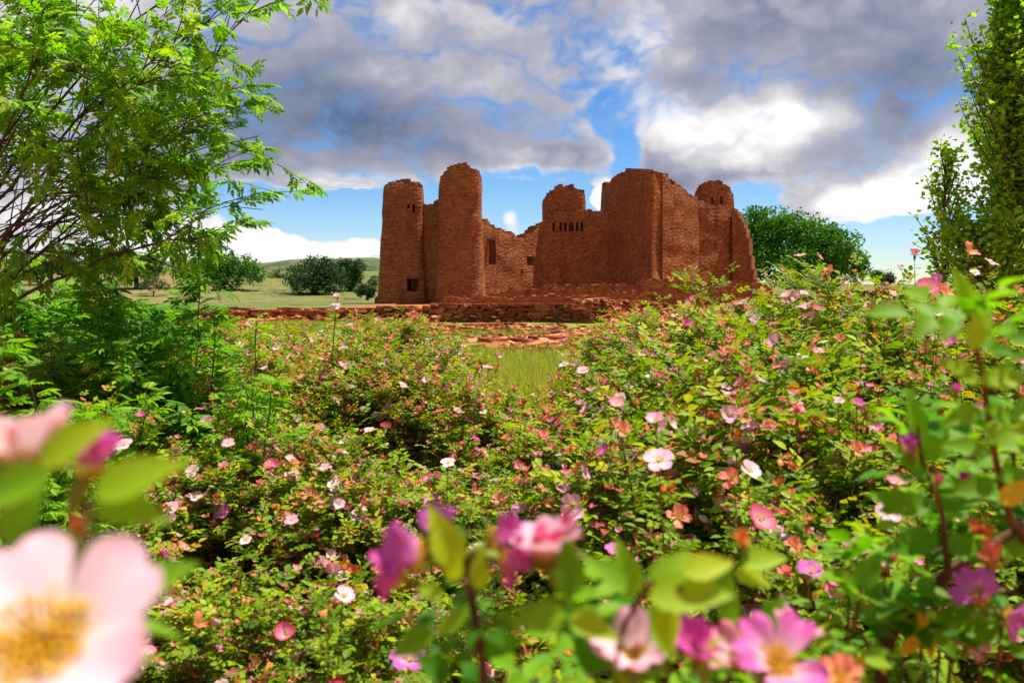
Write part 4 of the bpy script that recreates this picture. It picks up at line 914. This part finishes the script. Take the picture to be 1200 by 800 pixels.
# right: thick leafy stem, brown slanting branch, yellow leaf
b0 = np.array([.38, .82, 0.0]); nb = empty('rose_bush', tuple(b0)); tag(nb, 'leafy rose bush close to the lens at the right edge with one yellow leaf', 'rose bush', GRP)
st, lf, yl = MB(), MB(), MB()
Q1 = stem(st, b0, [b0, at(1020, 760, .85), at(1110, 670, .85), at(1210, 610, .86)], .008, .005)
Q2 = stem(st, b0, [at(1205, 640, .86), at(1180, 600, .8), at(1163, 520, .72), at(1150, 430, .68), at(1130, 350, .66)], .0042, .0015)
Q3 = stem(st, b0, [at(1110, 670, .85), at(1105, 600, .82), at(1080, 540, .8), at(1075, 500, .8)], .003, .0015)
Q4 = stem(st, b0, [at(1020, 760, .85), at(1000, 730, .85), at(1010, 690, .84)], .0025, .0015)
for k, (u, v, d, tt) in enumerate(((1040, 650, .9, .45), (1120, 560, .95, .5), (1180, 690, .8, .5), (1060, 750, .85, .45), (1000, 640, 1.0, .5), (1190, 470, .9, .6), (1100, 480, 1.0, .5), (1130, 620, .9, .3))):
    p = at(u, v, d); Q = stem(st, b0, [b0, (np.array(b0)+p)/2+[0, .05, .1], p+[0, .02, -.1], p], .003, .0012); sprays(lf, Q, 190+k, 13, .028, tt, (.5, 1))
Q5 = stem(st, b0, [at(1210, 610, .86), at(1190, 560, .8), at(1185, 500, .78)], .0025, .0015)
for (u, v, d, dx, sz, ti) in (
    (1133, 370, .66, (-.25, -.1, 1), .040, .75), (1140, 400, .66, (.5, .1, .9), .034, .8), (1130, 395, .67, (-.9, 0, .5), .030, .7), (1146, 450, .67, (-.7, -.1, .45), .040, .65), (1150, 450, .67, (1, 0, .2), .042, .7),
    (1152, 480, .68, (1, 0, -.35), .036, .45), (1150, 480, .68, (-.9, 0, -.3), .034, .5), (1158, 520, .7, (.9, 0, .5), .04, .55), (1155, 530, .7, (-.9, 0, .2), .036, .4), (1140, 410, .64, (.1, -.1, 1), .03, .95),
    (1168, 560, .74, (1, 0, -.1), .045, .35), (1165, 570, .74, (-1, 0, -.1), .040, .3), (1085, 560, .8, (-.8, 0, .8), .05, .45), (1082, 540, .8, (.6, 0, .9), .046, .5), (1078, 515, .8, (-.2, 0, 1), .045, .5), (1095, 590, .82, (1, 0, .1), .05, .3),
    (1090, 590, .82, (-1, 0, -.1), .05, .25), (1100, 630, .82, (-.9, 0, -.2), .055, .2), (1105, 640, .84, (.9, 0, -.1), .055, .35), (1075, 600, .8, (-.9, 0, .4), .05, .35), (1010, 700, .84, (-.7, 0, .7), .045, .4), (1005, 690, .84, (.5, 0, .8), .045, .35),
    (1010, 720, .84, (.9, 0, .1), .04, .4), (1185, 520, .78, (.3, 0, 1), .045, .4), (1185, 520, .78, (-.8, 0, .6), .04, .45), (1130, 700, .84, (.8, .1, -.3), .055, .3), (1120, 700, .84, (.1, 0, -1), .05, .25), (1170, 650, .85, (.7, 0, .4), .05, .4)):
    hd_leaf(lf, local(at(u, v, d), b0), dx, (.05, -.75, .6), sz, ti)
hd_leaf(yl, local(at(1172, 590, .72), b0), (1, 0, .75), (.1, -.8, .6), .036, .9); 
for (u, v, dx) in ((1075, 745, (-.6, 0, -.8)), (1085, 745, (.35, 0, -1)), (1080, 735, (.1, 0, 1)), (1025, 765, (.5, 0, -.8)), (1015, 768, (-.5, 0, -.6))): hd_leaf(yl, local(at(u, v, .82), b0), dx, (.1, -.8, .5), .026, .4)
sprays(lf, Q2, 9, 10, .028, .6, (.25, 1)); sprays(lf, Q1, 10, 16, .032, .35, (.35, 1)); sprays(lf, Q3, 12, 7, .030, .4); sprays(lf, Q4, 13, 5, .030, .4); sprays(lf, Q5, 14, 5, .03, .45)
for k, (u, v, d, ax, rad, mt, op, sh) in enumerate(((1150, 700, .78, (-.5, -.4, .6), .030, 'petal_purple', .6, .3), (1160, 665, .8, (.0, -.2, 1), .026, 'petal_coral', .9, .8), (1172, 720, .8, (.5, -.5, -.1), .028, 'petal_purple', .7, .3),
                            (1135, 757, .85, (.0, -.4, .8), .022, 'petal_pink', .6, .5), (1150, 640, .86, (-.2, -.3, .8), .026, 'petal_dry', .8, .8), (1128, 567, .78, (0, -.4, 1), .012, 'petal_magenta', 1.2, 0), (1098, 568, .8, (0, -.4, 1), .012, 'petal_rose', 1.2, 0),
                            (1045, 655, .84, (0, -.6, .8), .011, 'petal_rose', 1.2, 0), (1068, 533, .8, (-.2, -.3, .8), .022, 'petal_purple', .9, .5), (1120, 462, .9, (0, -.2, 1), .012, 'petal_magenta', 1.1, .2))):
    near_flower(nb, local(at(u, v, d), b0), ax, rad, mt, op, 80+k, sh)
st.build('canes', M['cane'], nb, True); lf.build('foliage', M['near_leaf'], nb, True); yl.build('yellow_leaves', M['yellow_leaf'], nb, True)

# ------------------------------------------------------------------ trees
def grow(R, mbw, start, end, r0, r1, lift=.15, k=10, wob=.04):
    a, b = np.array(start, float), np.array(end, float); L = np.linalg.norm(b-a)
    mid = (a+b)/2+np.array([0, 0, lift*L])+R.normal(0, wob*L, 3); P = bezier(a, mid, b, k)+R.normal(0, .008*L, (k, 3))*np.linspace(0, 1, k)[:, None]; P[0] = a
    tube(mbw, P, np.linspace(r0, r1, k), 6); return P

def ash_tree():
    R = np.random.default_rng(5); base = np.array([xt(-95, 4.6), 4.6, hgt(-3, 4.6)]); t = empty('ash_tree', tuple(base))
    tag(t, 'leafy ash tree arching in from the upper left over the thicket', 'tree')
    wood, lv, pale = MB(), MB(), MB(); trunk = MB()
    fork = at(-85, 420, 4.6)
    tube(trunk, [np.zeros(3), (fork-base)*.5+[.03, 0, 0], fork-base], [.13, .11, .09], 10)
    P, D, S, T = [], [], [], []
    def twig_leaves(pts, n, size, tmu, hang=.3):
        for _ in range(n):
            i = R.uniform(len(pts)*.25, len(pts)-1.01); a = int(i); p = pts[a]+(pts[a+1]-pts[a])*(i-a)
            b = R.uniform(0, 2*PI); ax = unit(pts[-1]-pts[0])
            d = np.array([math.cos(b), math.sin(b)*.8, R.uniform(-.6, .5)-hang])*.8+ax*.8
            P.append(p); D.append(d); S.append(size*R.uniform(.65, 1.15)); T.append(np.clip(R.normal(tmu, .2), 0, 1))
    starts = [fork+np.array([0, 0, q]) for q in (-.05, .1, .25, .4)]
    limbs = []
    Rr = random.Random(12)
    for (u, v, n) in ((285, 190, 15), (305, 245, 13), (280, 105, 14), (275, 10, 15), (215, 70, 13), (240, 150, 14), (190, 190, 12), (235, 255, 12), (300, 160, 10), (240, -30, 12), (150, -50, 12), (60, -60, 12), (250, 285, 10), (190, 300, 10),
                      (120, 60, 12), (140, 130, 11), (60, 20, 12), (10, 60, 11), (40, 120, 9), (100, -20, 12), (180, 10, 12), (330, -40, 8), (-20, -30, 10), (150, 250, 8), (90, 200, 3), (60, 250, 2), (20, 170, 6), (90, 310, 9), (20, 300, 7), (140, 290, 9), (0, 230, 3),
                      (-150, -40, 10), (-260, 60, 12), (-220, 180, 10), (-300, 250, 8), (-120, 60, 8)): limbs.append(((u, v), Rr.uniform(4.0, 5.3), n))
    for k, ((u, v), d, n) in enumerate(limbs):
        e = at(u, v, d)-base; s0 = starts[k % 4]-base
        Lb = grow(R, wood, s0, e, .012 if k % 3 == 0 else .0075, .0020, .18, 14, .06)
        for q in range(n):
            i = int(R.uniform(.35, 1.0)**.7*13); p = Lb[min(i, 13)]
            dr = unit(e-s0)*.7+R.normal(0, .6, 3)+np.array([.1, 0, .12]); ln = R.uniform(.18, .55)
            en = p+unit(dr)*ln; T_ = grow(R, wood, p, en, .0038, .0012, .12, 6, .06)
            up_ = (base[0]+en[0])/(base[1]+en[1])*F+600; vp_ = HZ-(base[2]+en[2]-EYE)/(base[1]+en[1])*F
            bare = up_ < 115 and 185 < vp_ < 290
            twig_leaves(T_, 1 if bare else 9, .048, .64, .12)
            if R.random() < .6 and not bare:
                e2 = T_[3]+unit(R.normal(0, 1, 3)+[.2, 0, .1])*ln*.6; T2 = grow(R, wood, T_[3], e2, .0022, .001, .05, 5, .05); twig_leaves(T2, 8, .046, .7, .1)
    for q in range(36):
        p = at(R.uniform(-60, 60), R.uniform(180, 290), 4.7)-base; e2 = p+np.array([R.uniform(.3, .75), R.uniform(-.2, .2), R.uniform(-.1, .35)]); grow(R, wood, p, e2, .0045, .001, .1, 8, .06)
    n = len(P); N_ = np.tile([0, 0, 1.], (n, 1))+R.normal(0, .45, (n, 3))
    stamp(lv, *ASH_C, np.array(P), np.array(D), N_, np.array(S), np.array(T))
    trunk.build('trunk', M['bark'], t, True); wood.build('limbs', M['bark'], t); lv.build('crown', M['ash_leaf'], t)
ash_tree()

def sapling(u, D, top_v, label, seed, n=14, size=.05, rad=.35, tmpl=None, mat='ash_leaf', tmu=.6, cat='sapling', nm='ash_sapling'):
    R = np.random.default_rng(seed); x = xt(u, D); g = hgt(x, D); t = empty(nm, (x, D, g)); tag(t, label, cat)
    H = EYE+(HZ-top_v)/F*D-g; wood, lv = MB(), MB(); P, Dd, S, T = [], [], [], []
    for k in range(n):
        a = k*2.4; rr = rad*math.sqrt((k+.5)/n); e = np.array([math.cos(a)*rr, math.sin(a)*rr, H*R.uniform(.72, 1)*(1-.25*rr/rad)])
        B = grow(R, wood, np.array([math.cos(a)*.04, math.sin(a)*.04, 0]), e, .009, .002, .1, 12, .03)
        for q in range(95):
            i = R.uniform(2, 11); j = int(min(i, 10.99)); p = B[j]+(B[j+1]-B[j])*(i-j)
            b = R.uniform(0, 2*PI); P.append(p); Dd.append(np.array([math.cos(b), math.sin(b), R.uniform(-.3, .6)])); S.append(size*R.uniform(.6, 1.15)); T.append(np.clip(R.normal(tmu, .16), 0, 1))
    m = len(P); stamp(lv, *(tmpl or ASH_C), np.array(P), np.array(Dd), np.tile([0, 0, 1.], (m, 1))+R.normal(0, .4, (m, 3)), np.array(S), np.array(T))
    wood.build('stems', M['bark'], t); lv.build('crown', M[mat], t); return t
sapling(15, 2.5, 316, 'bright green ash sapling at the left edge below the tree', 1, 12, .036, .26, tmu=.72)
sapling(85, 2.9, 345, 'ash sapling with long bright leaflets beside the one at the left edge', 2, 12, .036, .28, tmu=.68)
sapling(130, 4.4, 290, 'dark green sapling under the hanging ash branches', 3, 16, .06, .5, tmu=.42)
sapling(215, 4.2, 292, 'broad-leaved green sapling left of the yellow-green one', 4, 16, .055, .42, tmu=.5)
sapling(292, 3.6, 318, 'slender yellow-green sapling before the far orange wall', 5, 9, .034, .2, tmu=.8)
sapling(40, 5.0, 320, 'dark leafy sapling behind the bright ones at the left edge', 6, 18, .06, .6, tmu=.35)

sapling(70, 7.5, 296, 'tall leafy shrub in the row behind the saplings under the lowest ash branches', 7, 22, .075, .8, tmu=.5, nm='leafy_shrub', cat='shrub')
sapling(150, 8.0, 304, 'leafy shrub right of the tallest one behind the dark green sapling', 8, 22, .075, .8, tmu=.45, nm='leafy_shrub', cat='shrub')
sapling(5, 7.0, 300, 'leafy shrub cut by the left edge behind the bright sapling', 9, 22, .075, .8, tmu=.5, nm='leafy_shrub', cat='shrub')
sapling(205, 7.2, 345, 'low leafy shrub at the right end of the shrub row by the buff stone heap', 10, 16, .06, .55, tmu=.5, nm='leafy_shrub', cat='shrub')

def column_tree(label, u, D, top_v, base_r, seed, nleaf, size, name='poplar_tree', z0=.06):
    R = np.random.default_rng(seed); x = xt(u, D); g = hgt(x, D); t = empty(name, (x, D, g)); tag(t, label, 'tree', )
    H = EYE+(HZ-top_v)/F*D-g; tr, wood, lv = MB(), MB(), MB()
    tube(tr, [(0, 0, 0), (.02, 0, H*.3), (-.02, .01, H*.65), (0, 0, H*.97)], [.035*H/4+.02, .03*H/4, .016, .004], 8)
    P, Dd, S, T = [], [], [], []; nb_ = int(nleaf/60)
    for k in range(nb_):
        z = H*(z0+(.99-z0)*(k+.5)/nb_); rr = base_r*min(1, (1-z/H)*3.2+.12)**.9*R.uniform(.35, 1.25)*(1+.25*math.sin(z*3.1+seed))+.03; a = R.uniform(0, 2*PI)
        e = np.array([math.cos(a)*rr, math.sin(a)*rr, min(z+rr*R.uniform(1.2, 2.2), H*1.04)])
        B = grow(R, wood, (0, 0, z*.93), e, .010, .003, -.08, 8, .04)
        for q in range(60):
            i = 1.5+5.49*R.random()**.7; j = int(min(i, 6.99)); p = B[j]+(B[j+1]-B[j])*(i-j)+R.normal(0, .05, 3)
            b = R.uniform(0, 2*PI); P.append(p); Dd.append(np.array([math.cos(b), math.sin(b), R.uniform(-.4, .9)])); S.append(size*R.uniform(.6, 1.2)); T.append(np.clip(R.normal(.78, .2), 0, 1))
    m = len(P); stamp(lv, *SINGLE2, np.array(P), np.array(Dd), R.normal(0, 1, (m, 3))+[0, -.2, .5], np.array(S), np.array(T))
    tr.build('trunk', M['bark'], t, True); wood.build('limbs', M['bark'], t); lv.build('crown', M['poplar_leaf'], t); return t
column_tree('tall dense columnar poplar running out of the top right corner', 1188, 8.0, -12, .37, 31, 20000, .060)
column_tree('slim lower poplar spire just left of the tall columnar one', 1108, 8.3, 172, .17, 32, 2400, .056)
column_tree('second leafy poplar stem at the right edge behind the tall one', 1236, 8.8, 90, .60, 33, 17000, .062)

column_tree('short bushy poplar sprout filling the foot of the tall columnar one', 1150, 7.6, 262, .34, 34, 5000, .055)

def round_tree(name, label, u, D, lobes, size, n, mat, seed, trunk_r=.3, tmpl=SINGLE):
    """crown of leaf sprays over boughs that end in lobes (u, v, radius px)"""
    R = np.random.default_rng(seed); x = xt(u, D); g = hgt(x, D); t = empty(name, (x, D, g)); tag(t, label, 'tree')
    base = np.array([x, D, g]); tr, wood, lv = MB(), MB(), MB(); P = []; T = []
    tot = sum(l[2]**2 for l in lobes); f = np.array([0, 0, trunk_r*5.0])
    tube(tr, [(0, 0, -.2), (0, 0, trunk_r*2.5), f], [trunk_r*1.2, trunk_r, trunk_r*.8], 8)
    for (lu, lv_, lr) in lobes:
        dep = D+R.uniform(-1, 1)*lr/F*D*.8; c = at(lu, lv_, dep)-base; r = lr/F*D
        grow(R, wood, f, c, trunk_r*.4, trunk_r*.1, .1, 8, .05)
        m = int(n*lr*lr/tot); cl = max(6, m//26)
        cc = R.normal(0, 1, (cl, 3)); cc = unit(cc)*(R.random((cl, 1))**.38)*r*np.array([1, 1, .85])+c
        for q in cc:
            k = 26; pts = q+R.normal(0, r*.07+size*.4, (k, 3)); P.append(pts); T.append(np.clip(R.normal(R.normal(.5, .18), .14, k), 0, 1))
    P = np.concatenate(P); T = np.concatenate(T); m = len(P)
    stamp(lv, *tmpl, P, R.normal(0, 1, (m, 3))+[0, 0, .2], R.normal(0, 1, (m, 3))+[0, 0, .6], size*R.uniform(.6, 1.25, m), T)
    tr.build('trunk', M['bark'], t, True); wood.build('limbs', M['bark'], t); lv.build('crown', M[mat], t); return t
round_tree('cottonwood_tree', 'big round green cottonwood rising behind the right end of the church', 935, 98, [(890, 275, 30), (905, 262, 22), (885, 252, 12), (930, 280, 34), (955, 285, 30), (985, 295, 26), (1000, 305, 16), (940, 270, 18), (970, 275, 14), (920, 305, 34), (965, 308, 34), (880, 300, 28), (1005, 318, 14)], .42, 22000, 'cottonwood_leaf', 41, .5)
round_tree('juniper_tree', 'dark round juniper on the slope left of the church', 368, 105, [(352, 325, 18), (370, 318, 20), (388, 328, 18), (365, 332, 22), (380, 312, 12)], .30, 9000, 'juniper_leaf', 42, .3)
round_tree('juniper_tree', 'small dark juniper close to the left tower of the church', 410, 112, [(405, 316, 14), (416, 314, 12), (410, 326, 16)], .30, 6000, 'juniper_leaf', 43, .25)
round_tree('juniper_tree', 'wide dark green tree on the rise between the saplings', 262, 110, [(240, 312, 20), (262, 308, 16), (285, 315, 18), (220, 320, 16), (300, 320, 12), (262, 325, 22)], .34, 9000, 'cottonwood_leaf', 44, .3)
round_tree('juniper_tree', 'low dark bush on the skyline between the cottonwood and the rose tops', 1035, 120, [(1028, 325, 8), (1040, 327, 8)], .28, 2500, 'juniper_leaf', 45, .15)
round_tree('juniper_tree', 'low grey juniper at the foot of the green slope left of the left tower', 430, 92, [(424, 340, 8), (434, 342, 7)], .22, 2500, 'juniper_leaf', 46, .12)
round_tree('juniper_tree', 'dark juniper showing through the ash twigs at the left edge', 60, 118, [(40, 312, 18), (70, 308, 20), (100, 316, 16)], .34, 7000, 'juniper_leaf', 47, .3)
round_tree('juniper_tree', 'dusky juniper behind the dark saplings left of the wide dark green tree', 160, 112, [(150, 315, 18), (175, 312, 16)], .34, 6000, 'juniper_leaf', 48, .3)

for k, (u, v, D, rr, lab) in enumerate((
    (110, 330, 95, 12, 'dusky shrub on the slope seen between the left saplings'), (440, 330, 120, 8, 'grey green shrub touching the left tower on the skyline'),
    (325, 322, 135, 9, 'far dark shrub on the hill line left of the round juniper'), (180, 330, 100, 10, 'dark shrub in the row behind the far orange wall'))):
    round_tree('juniper_shrub', lab, u, D, [(u-rr*.7, v+3, rr*.8), (u+rr*.8, v+4, rr*.7), (u, v-rr*.2, rr*.9), (u-rr*1.5, v+6, rr*.6), (u+rr*1.6, v+7, rr*.5)], .16, 2500, 'juniper_leaf', 60+k, .08)
